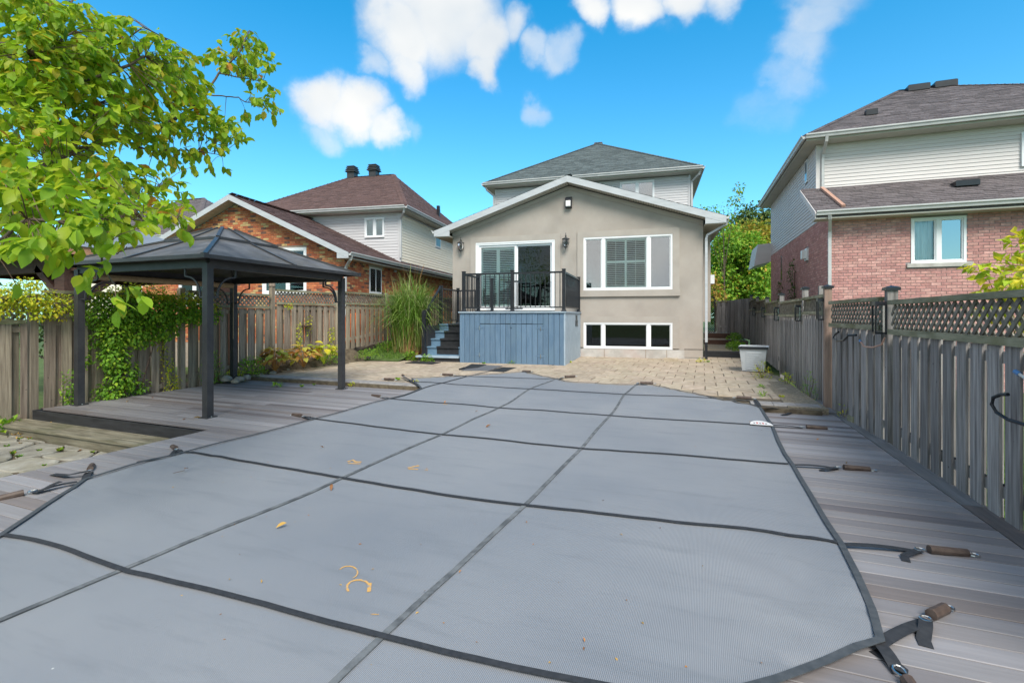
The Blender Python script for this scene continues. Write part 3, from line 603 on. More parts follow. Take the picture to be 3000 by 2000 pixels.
v = MB(); v.bbox(-4.45, -4.02, 9.3, 9.8, 10.36, 10.56, .03); v.build('roof_vent', M['sh_grey'], MH); v = MB(); v.box(-5.35, -5.2, 9.6, 9.8, 9.7, 10.05); v.build('roof_vent', M['black'], MH)

# ---- pink brick neighbour on the right
RN = thing('house', 'pink brick house with pale vinyl siding above and grey shingle roofs behind the right fence', 'house', (3.2, 15.32, 0), math.atan2(.0265, .99965))
hw_ = (1.79, 2.92, 2.79, 3.95)
w = MB(); walls(w, 0, 9, -.42, 4.1, [hw_], 0, .2); w.box(0, .2, .2, 1.4, -.42, 4.12); w.box(0, .2, 1.4, 9.6, -.42, 6.5); w.prism([(0, .2, 4.12), (0, 1.4, 4.12), (0, 1.4, 5.0), (0, .2, 4.38)], (.2, 0, 0)); w.box(0, 9, 9.6, 9.8, -.42, 6.5); w.box(8.8, 9, .2, 9.6, -.42, 6.5); w.build('wall', M['mortar_p'], RN)
cl = Matrix.Rotation(0, 4, 'Z')
def campick(root):
    mw = Matrix.Translation(root.location) @ Matrix.Rotation(root.rotation_euler.z, 4, 'Z')
    def f(p):
        q = mw @ Vector(p); d = q-Vector((0, 0, EYE)); dep = d.dot(FW); u = CX+F_PX*d.dot(RT)/dep; v_ = HY-F_PX*d.z/dep
        return dep+(0 if 0 < u < 3000 and v_ < 880 else 100)
    return f
bricks(RN, M['brick_p'], (0, 0, 0), (1, 0, 0), (0, -1, 0), -.4, 4.06, lambda z: (.0, 5.2), [(1.79, 2.92, 2.72, 3.99), (1.7, 3.05, 2.68, 2.79)], 300, campick(RN))
bricks(RN, M['brick_p'], (0, 0, 0), (0, -1, 0), (-1, 0, 0), .3, 4.17, lambda z: (-9.8, 0), [(-2.75, -2.4, 3.2, 3.62), (-7.35, -7.0, 2.85, 3.85)], 0, seed=4)
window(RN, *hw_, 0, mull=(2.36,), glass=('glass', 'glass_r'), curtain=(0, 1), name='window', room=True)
MB().bbox(1.7, 3.05, -.06, .1, 2.69, 2.79, .006).build('window_sill', M['concrete'], RN)
k = MB(); k.box(-.06, .02, 2.42, 2.74, 3.22, 3.6); vh = k.build('vent_hood', M['white'], RN); MB().bbox(-.18, -.06, 2.47, 2.68, 3.27, 3.55, .02).build('vent_cap', M['white'], vh)
k = MB(); k.box(.0, .05, 7.02, 7.33, 2.87, 3.84); wf = k.build('window', M['brick_p'], RN); MB().box(-.004, .0, 7.08, 7.28, 2.93, 3.8).build('pane', M['glass_d'], wf)
# lean-to roof over the rear
rf = MB(); lz = lambda t: 4.2+(t+.45)*.556
rf.prism([(-.42, -.45, 4.2), (-.42, 1.36, lz(1.36)), (-.42, 1.36, lz(1.36)-.16), (-.42, -.45, 4.04)], (9.8, 0, 0)); lr = rf.build('lower_roof', M['sh_grey'], RN)
shingles(lr, [(-.42, -.45, 4.2), (9.38, -.45, 4.2), (9.38, 1.36, lz(1.36)), (-.42, 1.36, lz(1.36))], M['sh_grey'], seed=8)
k = MB(); k.prism([(-.445, -.47, 4.19), (-.445, 1.36, lz(1.36)-.01), (-.445, 1.36, lz(1.36)-.17), (-.445, -.47, 4.02)], (.025, 0, 0)); k.build('rake_board', M['siding_w'], RN)
k = MB(); k.box(-.42, 9.3, -.45, 0.0, 4.0, 4.035); k.build('soffit', M['soffit'], RN); gutter(RN, [(-.42, -.45, 4.21), (9.4, -.45, 4.21)], (0, -1))
downspout(RN, [(-.12, -.5, 4.1), (-.1, -.45, 4.0), (-.02, -.1, 3.72), (-.02, -.07, 3.55), (-.02, -.07, 1.0)])
k = MB(); k.bar((.1, 1.28, lz(1.28)+.05), (.24, -.3, lz(-.3)+.05), .09, .06); k.build('diverter_spout', M['copper'], RN)
MB().bbox(2.95, 3.45, .55, .95, 4.82, 4.97, .02).build('roof_vent', M['black'], RN)
# upper storey
k = MB(); k.box(0, 9, 1.4, 1.6, 4.9, 6.6); k.build('upper_wall', M['siding_w'], RN)
siding(RN, M['siding_w'], (0, 1.4, 0), (1, 0, 0), (0, -1, 0), 5.17, 6.5, lambda z: (.09, 8.95), [(4.66, 5.7, 5.38, 6.27)])
window(RN, 4.66, 5.7, 5.38, 6.27, 1.36, mull=(5.18,), glass='glass_r', room=False, curtain=(0, 1))
MB().box(-.03, .09, 1.365, 1.4, 5.15, 6.5).build('corner_board', M['siding_w'], RN)
siding(RN, M['siding_w'], (0, 0, 0), (0, -1, 0), (-1, 0, 0), 4.2, 6.5, lambda z: (-9.8, -max(.02, min(1.4, (z-4.2)/.556-.42))), [(-2.85, -2.45, 5.72, 6.45)])
k = MB(); k.box(-.035, .02, 2.47, 2.83, 5.73, 6.44); wf = k.build('window', M['white'], RN); MB().box(-.04, -.034, 2.53, 2.77, 5.79, 6.38).build('pane', M['glass_d'], wf)
hip_roof(RN, -.4, 9.4, .85, 10.35, 6.68, (3.4, 5.6, 9.42), (4.5, 5.6, 9.42), M['sh_grey'])
downspout(RN, [(.12, .8, 6.58), (.12, .85, 6.45), (.14, 1.3, 6.22), (.14, 1.34, 6.1), (.14, 1.34, 5.2)])
for x in (3.55, 4.3): MB().bbox(x, x+.62, 5.15, 5.5, 9.2, 9.42, .03).build('roof_vent', M['black'], RN)
MB().box(1.5, 1.8, 2.3, 2.5, 7.55, 7.72).build('roof_vent', M['black'], RN)
k = MB(); k.prism([(-.72, 9.75, 3.75), (-.55, 9.75, 4.75), (-.003, 9.75, 4.78), (-.003, 9.75, 3.95)], (0, 2.2, 0)); k.build('porch_roof', M['siding_w'], RN)

# ---- orange brick neighbour on the left
LN = thing('house', 'orange and tan brick house with brown shingle roofs behind the left fence', 'house', (-11.2, 13.12, 0), math.atan2(.152, .9884))
AX, AZ, LE, EZ = -4.21, 5.67, .4, 3.53; LL = 2*AX-LE; m_ = (AZ-EZ)/(LE-AX)
zr = lambda s_: AZ-m_*abs(s_-AX)-.2
hl_ = [(-3.2, -1.45, 2.2, 3.8), (-6.75, -5.5, 1.8, 2.75)]
w = MB(); walls(w, -8.42, 0, -.42, 3.3, hl_[:0]+[(-3.2, -1.45, 2.2, 3.3), hl_[1]], 0, .2); walls(w, -8.42, 0, 3.3, 3.3001, [], 0, .2)
w.prism([(-8.42, 0, 3.3), (-3.2, 0, 3.3), (-3.2, 0, zr(-3.2)), (AX, 0, zr(AX)), (-8.42, 0, zr(-8.42))], (0, .2, 0)); w.prism([(-1.45, 0, 3.3), (0, 0, 3.3), (0, 0, zr(0)), (-1.45, 0, zr(-1.45))], (0, .2, 0)); w.prism([(-3.2, 0, 3.8), (-1.45, 0, 3.8), (-1.45, 0, zr(-1.45)), (-3.2, 0, zr(-3.2))], (0, .2, 0))
w.box(-.2, 0, .2, 16, -.42, 3.6); w.box(-8.42, -8.2, .2, 16, -.42, 3.6); w.build('wall', M['mortar'], LN)
def rl(z):
    if z < zr(0)-.02: return (-8.42, 0)
    k_ = (AZ-.22-z)/m_; return (AX-k_, AX+k_) if k_ > .1 else None
bricks(LN, M['brick_o'], (0, 0, 0), (1, 0, 0), (0, -1, 0), .5, 5.45, rl, [(-3.2, -1.45, 2.16, 3.84), (-6.75, -5.5, 1.76, 2.8)], 240, campick(LN), seed=6)
bricks(LN, M['brick_o'], (0, 0, 0), (0, 1, 0), (1, 0, 0), .5, 3.46, lambda z: (0, 14), [(1.6, 2.56, 2.24, 3.36)], 60, campick(LN), seed=9)
window(LN, -3.2, -1.45, 2.2, 3.8, 0, mull=(-2.2,), glass='glass_d', fw=.1); window(LN, -6.75, -5.5, 1.8, 2.75, 0, mull=(-6.1,), glass='glass_d')
k = MB(); k.box(-.08, .02, 1.62, 2.54, 2.28, 3.26); wf = k.build('window', M['white'], LN)
wf.scale = (1, 1, 1)
for (a, b_) in ((1.68, 2.05), (2.11, 2.48)): MB().box(.02, .024, a, b_, 2.36, 3.2).build('pane', M['glass_d'], wf)
MB().box(.0, .05, 1.58, 2.58, 2.2, 2.28).build('window_sill', M['concrete'], LN); MB().box(.0, .035, 1.55, 2.6, 3.26, 3.38).build('lintel', M['soffit'], LN)
MB().lathe([(0, .12), (.05, .1), (.07, .03), (.05, 0), (0, 0)], (.09, 3.55, 3.22)).build('side_light', M['gutter'], LN)
rf = MB()
for x in (LE, LL): rf.prism([(x, -.42, EZ), (AX, -.42, AZ), (AX, -.42, AZ-.16), (x, -.42, EZ-.16)], (0, 15, 0))
lr = rf.build('lower_roof', M['sh_brown'], LN)
shingles(lr, [(LE, -.42, EZ), (LE, 14.5, EZ), (AX, 14.5, AZ), (AX, -.42, AZ)], M['sh_brown'], seed=12); shingles(lr, [(LL, 6, EZ), (LL, -.42, EZ), (AX, -.42, AZ), (AX, 6, AZ)], M['sh_brown'], seed=13)
for x in (LE, LL):
    k = MB(); k.prism([(x, -.445, EZ-.012), (AX, -.445, AZ-.012), (AX, -.445, AZ-.2), (x, -.445, EZ-.2)], (0, .026, 0)); k.build('rake_board', M['fascia'], LN); d = 1 if x > AX else -1
    k = MB(); k.prism([(x, -.44, EZ-.18), (x-d*.42, -.44, EZ-.0), (x-d*.42, -.44, EZ-.19), (x, -.44, EZ-.2)], (0, .02, 0)); k.build('eave_return', M['fascia'], LN)
    k = MB(); k.box(min(x, x-d*.42), max(x, x-d*.42), -.42, 14.5, EZ-.2, EZ-.17); k.build('soffit', M['soffit'], LN)
    for i in range(40):
        p = Vector((x, -.42, EZ-.175)).lerp(Vector((AX, -.42, AZ-.175)), i/40); q = Vector((x, -.42, EZ-.175)).lerp(Vector((AX, -.42, AZ-.175)), (i+.86)/40)
        k = MB(); k.prism([p, q, q+Vector((0, 0, -.014)), p+Vector((0, 0, -.014))], (0, .42, 0)); k.build('soffit_board', M['soffit'], LN)
gutter(LN, [(LE, -.42, EZ+.01), (LE, 14.5, EZ+.01)], (1, 0))
downspout(LN, [(.44, -.3, 3.42), (.38, -.28, 3.3), (.1, -.07, 3.1), (.06, -.06, 3.0), (.06, -.06, 1)])
k = MB(); k.box(-7.6, 0, 4.2, 4.4, 3.5, 5.8); k.box(-.2, 0, 4.4, 13, 3.5, 5.8); k.build('upper_wall', M['siding_g'], LN)
siding(LN, M['siding_g'], (0, 4.2, 0), (1, 0, 0), (0, -1, 0), 3.75, 5.72, lambda z: (-7.5, -.08), [(-1.62, -.72, 4.78, 5.62)], h=.12)  # front boards in grey, shade put into the colour
window(LN, -1.62, -.72, 4.78, 5.62, 4.16, mull=(-1.17,), glass='glass', room=False, curtain=(0, 1))
MB().box(-.09, .03, 4.165, 4.2, 3.7, 5.75).build('corner_board', M['siding_g'], LN)
siding(LN, M['siding_c'], (0, 0, 0), (0, 1, 0), (1, 0, 0), 3.75, 5.72, lambda z: (4.25, 13), [(8.1, 8.8, 4.9, 5.6)], h=.12)  # same siding round the corner, sunlight put into the cream
k = MB(); k.box(.0, .035, 8.1, 8.8, 4.9, 5.6); wf = k.build('window', M['white'], LN); MB().box(.035, .04, 8.18, 8.72, 4.97, 5.53).build('pane', M['glass_d'], wf)
hip_roof(LN, -8.0, .45, 3.7, 13.3, 5.98, (-4.9, 8.4, 8.75), (-2.4, 8.4, 8.75), M['sh_brown'])
downspout(LN, [(.38, 3.75, 5.85), (.34, 3.8, 5.72), (.05, 4.12, 5.52), (.05, 4.13, 5.4), (.05, 4.13, 3.9)])
for x in (-4.75, -3.5):
    k = MB(); k.box(x-.2, x+.2, 8.2, 8.6, 8.5, 8.98); v = k.build('chimney_vent', M['gaz'], LN)
    for i in range(4): q = MB(); e_ = .28-.02*i; q.bbox(x-e_, x+e_, 8.4-e_, 8.4+e_, 8.98+i*.09, 9.03+i*.09, .015); q.build('louver', M['gaz'], v)
for (x, y, z) in ((-.75, 10.2, 7.25), (-.35, 9.2, 6.8)): MB().box(x, x+.15, y, y+.15, z-.2, z+.2).build('roof_vent', M['black'], LN)

# ---- house far left, mostly behind the tree
FH = thing('house', 'distant pale siding house with grey-brown hip roof behind the tree leaves', 'house', tuple(dp(400, HY, 27)-Vector((0, 0, EYE))), .1)
k = MB(); k.box(-5.5, 4.2, 0, 8, -.42, 5.6); k.build('wall', M['siding_c'], FH)
siding(FH, M['siding_c'], (0, 0, 0), (1, 0, 0), (0, -1, 0), 2.5, 5.5, lambda z: (-5.5, 4.2), [(-1, .6, 3.6, 5)], h=.15)
window(FH, -1, .6, 3.6, 5, -.04, mull=(-.2,), glass='glass_d', room=False)
hip_roof(FH, -6, 4.7, -.5, 8.5, 5.75, (-1.6, 4, 8.9), (.3, 4, 8.9), M['sh_grey'], sh=('front', 'right'))
# ============================================================ SETTING: patio, deck, terrain
PZ = .08
# patio base and pavers
edge = [(-9.24, 7.9), (-9.7, 8.3), (-9.8, 9.9), (-9.7, 11.3), (-9.3, 12.3), (-7.6, 12.9), (-6.6, 13.4)]
k = MB(); k.prism([(-9.9, 8.0, -.4), (1.62, 8.2, -.4), (1.5, 17.6, -.4), (-9.9, 17.6, -.4)], (0, 0, .47)); patio = setting('patio', k, M['joint'])
def inside_patio(x, y):
    if y < 8.45+(.03*(x+5)) : return False
    if x > 1.62-.03*(y-8.3) : return False
    # left curve
    for (a, b) in zip(edge, edge[1:]):
        if a[1] <= y < b[1]:
            t = (y-a[1])/(b[1]-a[1]); return x > a[0]+(b[0]-a[0])*t
    return x > -7 or y < 13
pm = []
for v_ in VARS:
    q = MB(); q.var = v_; q.bbox(0, .4, 0, .575, -.05, 0, .008); pm.append(q.data('paver', M['paver']))
cands = []
y = 8.46; cidx = 0
while y < 17.2:
    x = -10.3+(.207 if cidx % 2 else 0)
    while x < 1.8:
        if inside_patio(x+.1, y+.1) and inside_patio(x+.34, y+.2):
            cands.append((x*x+y*y, x+rnd.uniform(-.004, .004), y+rnd.uniform(-.006, .006), rnd.uniform(-.004, .005)))
        x += .414
    y += .59; cidx += 1
def covered(x, y): return -5.2 < x < .6 and y < 9.6
cands.sort(key=lambda c: c[0]+(500 if covered(c[1], c[2]) else 0))
rest = MB()
for i, (dd, x, y, dz) in enumerate(cands):
    if i < 298: place('paver', rnd.choice(pm), patio, (x, y, PZ+dz), (rnd.uniform(-.004, .004), rnd.uniform(-.006, .006), rnd.uniform(-.008, .008)))
    else: rest.var = rnd.random(); rest.bbox(x, x+.4, y, y+.575, PZ-.05, PZ+dz, .006)
rest.build('paving', M['paver'], patio, kind='stuff')
# concrete strip by the right fence
k = MB(); k.prism([(1.2, 8.3, 0), (1.72, 8.3, 0), (1.6, 12.6, 0), (1.18, 12.6, 0)], (0, 0, .0835)); k.build('kerb_slab', M['gravel'], patio)
# bullnose coping stones along the deck
def coping(x0, x1, y, n):
    for i in range(n):
        a = x0+(x1-x0)*i/n+.004; b_ = x0+(x1-x0)*(i+1)/n-.004; q = MB(); q.var = rnd.random()
        prof = [(.3, .0), (.3, .088), (.05, .09), (.012, .078), (-.008, .05), (.0, .022), (.02, .006)]
        q.prism([(a, y+p[0]+.0, p[1]+.0) for p in prof], (b_-a, .0, 0)); q.build('coping_stone', M['coping'], patio)
coping(-9.75, -5.0, 8.12, 9); coping(.7, 1.66, 8.38, 3)

# pool deck: composite boards in the order they lie
deck_root = MB(); deck_root.box(-9.6, -5.86, 4.34, 8.15, -.34, -.06); deck_root.box(-5.86, -5.1, -.2, 8.15, -.34, -.06); deck_root.box(.6, 1.8, -.2, 8.4, -.34, -.06)
deck = setting('deck', deck_root, M['darkfascia'])
PIT = .136
def boards(x0f, x1f, y0, y1, seg=False, seed=0):
    r = random.Random(seed); y = y0
    while y < y1-.02:
        x0, x1 = x0f(y), x1f(y); cuts = [x0]
        if seg:
            c = x0+r.uniform(.6, 3.2)
            while c < x1-.4: cuts.append(c); c += 3.6
        cuts.append(x1)
        for a, b_ in zip(cuts, cuts[1:]):
            q = MB(); q.var = r.random(); q.bbox(a+.001, b_-.002, y, y+PIT-.008, -.026, r.uniform(-.001, .001), .003); q.build('deck_board', M['deck'], deck)
        y += PIT
boards(lambda y: .55 if y > 2.7 else .55-(2.7-y)*1.1, lambda y: 1.80+.012*(8.4-y)*1.1, .3, 8.38, seed=3)
boards(lambda y: -5.86 if y < 4.28 else -9.62, lambda y: -4.9 if y > 2.7 else -4.9+(2.7-y)*1.1, .3, 8.12, True, seed=11)
y = 8.4
for i, L_ in enumerate((1.72, 1.95, 2.4, 2.6)):
    x_ = 1.805+.012*(8.4-y)*1.1; q = MB(); q.var = (.1, .1, .8, .2)[i]; x2 = 1.805+.0132*(8.4-y+L_)
    q.prism([(x_, y, -.026), (x_+.16, y, -.026), (x2+.16, y-L_+.004, -.026), (x2, y-L_+.004, -.026)], (0, 0, .028)); q.build('border_board', M['deckborder'], deck); y -= L_
q = MB(); q.box(1.7, 1.86, 8.4, 9.6, -.02, .02); q.build('border_board', M['deckborder'], deck)
q = MB(); q.box(-9.62, -5.87, 4.262, 4.285, -.15, -.006); q.build('fascia_board', M['darkfascia'], deck)
q = MB(); q.box(-9.642, -9.622, 4.262, 6, -.15, -.006); q.build('fascia_board', M['darkfascia'], deck)
# old timber step down to the flagstones
st = MB(); st.box(-9.85, -5.88, 4.0, 4.25, -.4, -.2); stp = setting('step', st, M['stepwood'])
for i in range(3): q = MB(); q.var = rnd.random(); yy = 3.89+i*.13; q.bbox(-9.9+.02*i, -5.875, yy, yy+.124, -.185, -.15, .006); q.build('step_board', M['stepwood'], stp)
q = MB(); q.box(-9.88, -5.875, 3.915, 3.94, -.32, -.187); q.build('riser_board', M['stepwood'], stp)
# flagstone patio at lower left
FZ = -.3
k = MB(); k.prism([(-16, -3, -.42), (-5.9, -3, -.42), (-5.9, 3.9, -.42), (-16, 3.9, -.42)], (0, 0, .09)); flag = setting('flagstone_path', k, M['soil'])
rr = random.Random(5); seeds = [(x_+rr.uniform(-.2, .2), y_+rr.uniform(-.13, .13)) for x_ in [(-10.6+i*.62) for i in range(9)] for y_ in [.4+j*.4 for j in range(10)]]
def vor_cell(c, pts):
    poly = [(c[0]-.6, c[1]-.6), (c[0]+.6, c[1]-.6), (c[0]+.6, c[1]+.6), (c[0]-.6, c[1]+.6)]
    for p in pts:
        if p == c or abs(p[0]-c[0])+abs(p[1]-c[1]) > 1.8: continue
        mx, my = (p[0]+c[0])/2, (p[1]+c[1])/2; nx, ny = p[0]-c[0], p[1]-c[1]; out = []
        for a, b_ in zip(poly, poly[1:]+poly[:1]):
            da = (a[0]-mx)*nx+(a[1]-my)*ny; db = (b_[0]-mx)*nx+(b_[1]-my)*ny
            if da <= 0: out.append(a)
            if da*db < 0: t = da/(da-db); out.append((a[0]+(b_[0]-a[0])*t, a[1]+(b_[1]-a[1])*t))
        poly = out
        if len(poly) < 3: return None
    return poly
for c in seeds:
    po = vor_cell(c, seeds)
    if not po: continue
    cx = sum(p[0] for p in po)/len(po); cy = sum(p[1] for p in po)/len(po); pts = []
    for (x_, y_) in po:
        k_ = .93; X = cx+(x_-cx)*k_; Y = cy+(y_-cy)*k_
        pts.append((min(X, -5.9), min(Y, 3.86)))
    if max(p[0] for p in pts)-min(p[0] for p in pts) < .12: continue
    rp = []                                  # round the corners
    for a, b_, c_ in zip(pts[-1:]+pts[:-1], pts, pts[1:]+pts[:1]):
        rp += [(b_[0]+(a[0]-b_[0])*.2, b_[1]+(a[1]-b_[1])*.2), (b_[0]+(c_[0]-b_[0])*.2, b_[1]+(c_[1]-b_[1])*.2)]
    h = FZ+rr.uniform(-.008, .012); tilt = (rr.uniform(-.02, .02), rr.uniform(-.02, .02)); q = MB(); q.var = rr.random(); n_ = len(rp)
    low = [(p[0], p[1], -.36) for p in rp]; mid_ = [(p[0], p[1], h-.012+(p[0]-cx)*tilt[0]+(p[1]-cy)*tilt[1]) for p in rp]; top = [(cx+(p[0]-cx)*.93, cy+(p[1]-cy)*.93, h+(p[0]-cx)*tilt[0]+(p[1]-cy)*tilt[1]) for p in rp]
    q.mesh(low+mid_+top, [tuple(range(2*n_, 3*n_))]+[(i, (i+1) % n_, n_+(i+1) % n_, n_+i) for i in range(n_)]+[(n_+i, n_+(i+1) % n_, 2*n_+(i+1) % n_, 2*n_+i) for i in range(n_)])
    q.build('flagstone', M['flag'], flag)

# planted bank between patio and left fence, side alley, yards
def terrain(name, x0, x1, y0, y1, fz, m, st_=.35):
    nx = int((x1-x0)/st_)+1; ny = int((y1-y0)/st_)+1; q = MB()
    vs = [(x0+(x1-x0)*i/nx, y0+(y1-y0)*j/ny, fz(x0+(x1-x0)*i/nx, y0+(y1-y0)*j/ny)) for j in range(ny+1) for i in range(nx+1)]
    q.mesh(vs, [(j*(nx+1)+i, j*(nx+1)+i+1, (j+1)*(nx+1)+i+1, (j+1)*(nx+1)+i) for j in range(ny) for i in range(nx)])
    o = q.build(name, m, smooth=True); o['kind'] = 'structure'; return o
def bank_z(x, y):
    base = .1 if y > 8 else -.3+(.4*max(0, (y-5.5)/2.5) if y > 5.5 else 0)
    k_ = min(1, max(0, (y-8.2)/3.5)); 
    if y > 12.2: d = max(0, min(1, (y-12.4-(x+9.3)*.35)/2.2)); 
    else: d = max(0, min(1, (-9.35-x)/.7))*k_
    return base+.42*max(d, 0)*1.0 + .02*mnoise.noise(Vector((x*2, y*2, 0))) if (x < -9.1 or y > 12.4+(x+9.3)*.35) else .0
terrain('garden_bank', -10.6, -8.4, 4.4, 17, lambda x, y: bank_z(x, y) if (x < -9.5 or y > 12.3) else -.1, M['soil'], .22)
terrain('lawn', -10.2, -8.45, 12.2, 26, lambda x, y: min(.62, .1+max(0, y-12.3)*.28)+.01*mnoise.noise(Vector((x*3, y*3, 1))), M['grass'], .25)
# side alley: three timber risers with gravel treads
al = thing('garden_steps', 'dark timber risers with gravel treads climbing the side passage to the lattice gate', 'steps', (0, 0, 0))
for i, (y_, zt) in enumerate(((18.4, .22), (23.2, .39), (25.6, .6))):
    MB().bbox(.05, 1.85 if i == 0 else 1.25, y_, y_+.12, -.1, zt, .01).build('riser', M['brownwood'] if i else M['darkfascia'], al)
    e = (23.2, 25.6, 30)[i]; MB().box(.05, 1.85, y_+.12, e, -.1, zt-.03).build('tread', M['gravel'], al)

# ============================================================ POOL COVER
def zc(x, y):
    t = min(1, max(0, (y-7.2)/1.2)); e = min(1, max(0, min(.8-x, x+5.1)/.5))
    return .022+(.104-.022)*t*t*(3-2*t)
Lp = [(0, 1574), (84, 1517), (165, 1463), (214, 1429), (249, 1406), (380, 1370), (524, 1331), (612, 1308), (730, 1279.6), (925, 1227), (1030, 1200), (1143, 1168), (1235, 1140),
      (1220, 1124), (1205, 1109), (1238, 1107), (1300, 1104.5), (1365, 1102), (1445, 1096), (1533, 1091), (1560, 1096), (1590, 1102), (1632, 1111), (1655, 1117), (1710, 1121), (1774, 1125), (1820, 1127), (1866, 1128), (1909, 1128.5), (1980, 1142), (2050, 1157), (2119, 1171), (2226, 1193),
      (2262, 1245), (2279, 1290), (2299, 1331), (2325, 1367), (2379, 1461), (2423, 1537), (2463, 1595), (2512, 1693), (2557, 1791), (2579, 1880), (2512, 1903), (2423, 1938), (2334, 1979), (2276, 2000)]
def on_cover(u, v, lift=0):
    z = .03
    for _ in range(4): p = gp(u, v, z+lift); z = zc(p.x, p.y)
    return gp(u, v, z+lift)
B = [on_cover(*p) for p in Lp]
B += [Vector(p) for p in ((-.02, 1.9, .03), (-.45, 1.35, .03), (-.9, .9, .03), (-1.3, .45, .03), (-3.2, .45, .03), (-3.75, .95, .03), (-4.0, 1.35, .03))]
# densify the outline
BB = []
for a, b_ in zip(B, B[1:]+B[:1]):
    n_ = max(1, int((b_-a).length/.15))
    for i in range(n_): BB.append(a.lerp(b_, i/n_))
pts = [Vector((p.x, p.y)) for p in BB]; nb = len(pts)
def inpoly(x, y, P):
    c = False; j = len(P)-1
    for i in range(len(P)):
        if (P[i][1] > y) != (P[j][1] > y) and x < (P[j][0]-P[i][0])*(y-P[i][1])/(P[j][1]-P[i][1])+P[i][0]: c = not c
        j = i
    return c
P2 = [(p.x, p.y) for p in pts]
gx = -6.2
while gx < 1.0:
    gy = .5
    while gy < 11.5:
        if inpoly(gx, gy, P2) and min((gx-p[0])**2+(gy-p[1])**2 for p in P2) > .004: pts.append(Vector((gx, gy)))
        gy += .11
    gx += .11
out = delaunay_2d_cdt(pts, [(i, (i+1) % nb) for i in range(nb)], [], 1, 1e-5)
vo, fo_ = out[0], out[2]
def wrinkle(x, y):
    z = .014*mnoise.noise(Vector((x*1.1, y*1.1, 4)))+.0035*mnoise.noise(Vector((x*5+y*2, y*2.2, 2)))
    for (cx_, cy_, ang_, am) in ((.7, 2.65, 2.2, .02), (.8, 8.3, .9, .018), (-5.0, 2.7, .8, .018), (-1.25, 9.9, 0, .006), (-4.2, 10.8, 0, .008)):
        d = math.hypot(x-cx_, y-cy_)
        if d < 1.5: a = math.atan2(y-cy_, x-cx_); z += am*(1-d/1.5)**1.5*math.sin(a*13+mnoise.noise(Vector((x, y, 9)))*3)*min(1, d*3)
    if y > 8: e_ = min((x-p[0])**2+(y-p[1])**2 for p in P2[::3]); z += .008*math.exp(-e_*25)*math.sin(x*40+y*17)
    return z
cov = thing('pool_cover', 'large grey mesh safety cover stretched over the pool with black webbing straps', 'pool cover', (0, 0, 0))
q = MB(); q.mesh([(p.x, p.y, zc(p.x, p.y)+wrinkle(p.x, p.y)) for p in vo], [tuple(f) for f in fo_])
# cover material: fine woven stripes, faint stains, rust scuffs as print
m = bpy.data.materials.new('cover_mesh_fabric'); m.use_nodes = True; t = m.node_tree; p = t.nodes['Principled BSDF']; p.inputs['Roughness'].default_value = .55; p.inputs['Specular IOR Level'].default_value = .35
tcn = t.nodes.new('ShaderNodeTexCoord')
def nn(ty, **k):
    z = t.nodes.new(ty)
    for a, b_ in k.items(): setattr(z, a, b_)
    return z
n1 = nn('ShaderNodeTexNoise'); n1.inputs['Scale'].default_value = .55; n1.inputs['Detail'].default_value = 5; t.links.new(tcn.outputs['Object'], n1.inputs['Vector'])
r1 = nn('ShaderNodeValToRGB'); t.links.new(n1.outputs[0], r1.inputs[0]); r1.color_ramp.elements[0].position = .3; r1.color_ramp.elements[1].position = .7
r1.color_ramp.elements[0].color = (.203, .22, .252, 1); r1.color_ramp.elements[1].color = (.28, .288, .31, 1)
mp = nn('ShaderNodeMapping'); mp.inputs['Scale'].default_value = (1.1, 7, 1); mp.inputs['Rotation'].default_value = (0, 0, -.5); t.links.new(tcn.outputs['Object'], mp.inputs[0])
n2 = nn('ShaderNodeTexNoise'); n2.inputs['Scale'].default_value = 1; n2.inputs['Detail'].default_value = 7; n2.inputs['Roughness'].default_value = .65; t.links.new(mp.outputs[0], n2.inputs['Vector'])
g2 = nn('ShaderNodeMapRange'); t.links.new(n2.outputs[0], g2.inputs[0]); g2.inputs[1].default_value = .52; g2.inputs[2].default_value = .74; g2.inputs[4].default_value = .35
m2 = nn('ShaderNodeMix', data_type='RGBA'); t.links.new(g2.outputs[0], m2.inputs[0]); t.links.new(r1.outputs[0], m2.inputs[6]); m2.inputs[7].default_value = (.14, .155, .175, 1)
wv2 = nn('ShaderNodeTexWave', bands_direction='X'); wv2.inputs['Scale'].default_value = 42; wv2.inputs['Distortion'].default_value = .3; t.links.new(tcn.outputs['Object'], wv2.inputs['Vector'])
m3 = nn('ShaderNodeMix', data_type='RGBA', blend_type='MULTIPLY'); m3.inputs[0].default_value = 1; t.links.new(m2.outputs[2], m3.inputs[6])
r3 = nn('ShaderNodeMapRange'); t.links.new(wv2.outputs[0], r3.inputs[0]); r3.inputs[3].default_value = .84; r3.inputs[4].default_value = 1.1; t.links.new(r3.outputs[0], m3.inputs[7]); 
vs_ = nn('ShaderNodeTexVoronoi'); vs_.inputs['Scale'].default_value = 3.2; t.links.new(tcn.outputs['Object'], vs_.inputs['Vector'])
g4 = nn('ShaderNodeMapRange'); t.links.new(vs_.outputs['Distance'], g4.inputs[0]); g4.inputs[1].default_value = .008; g4.inputs[2].default_value = .02; g4.inputs[3].default_value = 1; g4.inputs[4].default_value = 0
m4 = nn('ShaderNodeMix', data_type='RGBA'); t.links.new(g4.outputs[0], m4.inputs[0]); t.links.new(m3.outputs[2], m4.inputs[6]); 
sepc = nn('ShaderNodeSeparateColor'); t.links.new(vs_.outputs['Color'], sepc.inputs[0]); r5 = nn('ShaderNodeValToRGB'); r5.color_ramp.interpolation = 'CONSTANT'; t.links.new(sepc.outputs[0], r5.inputs[0])
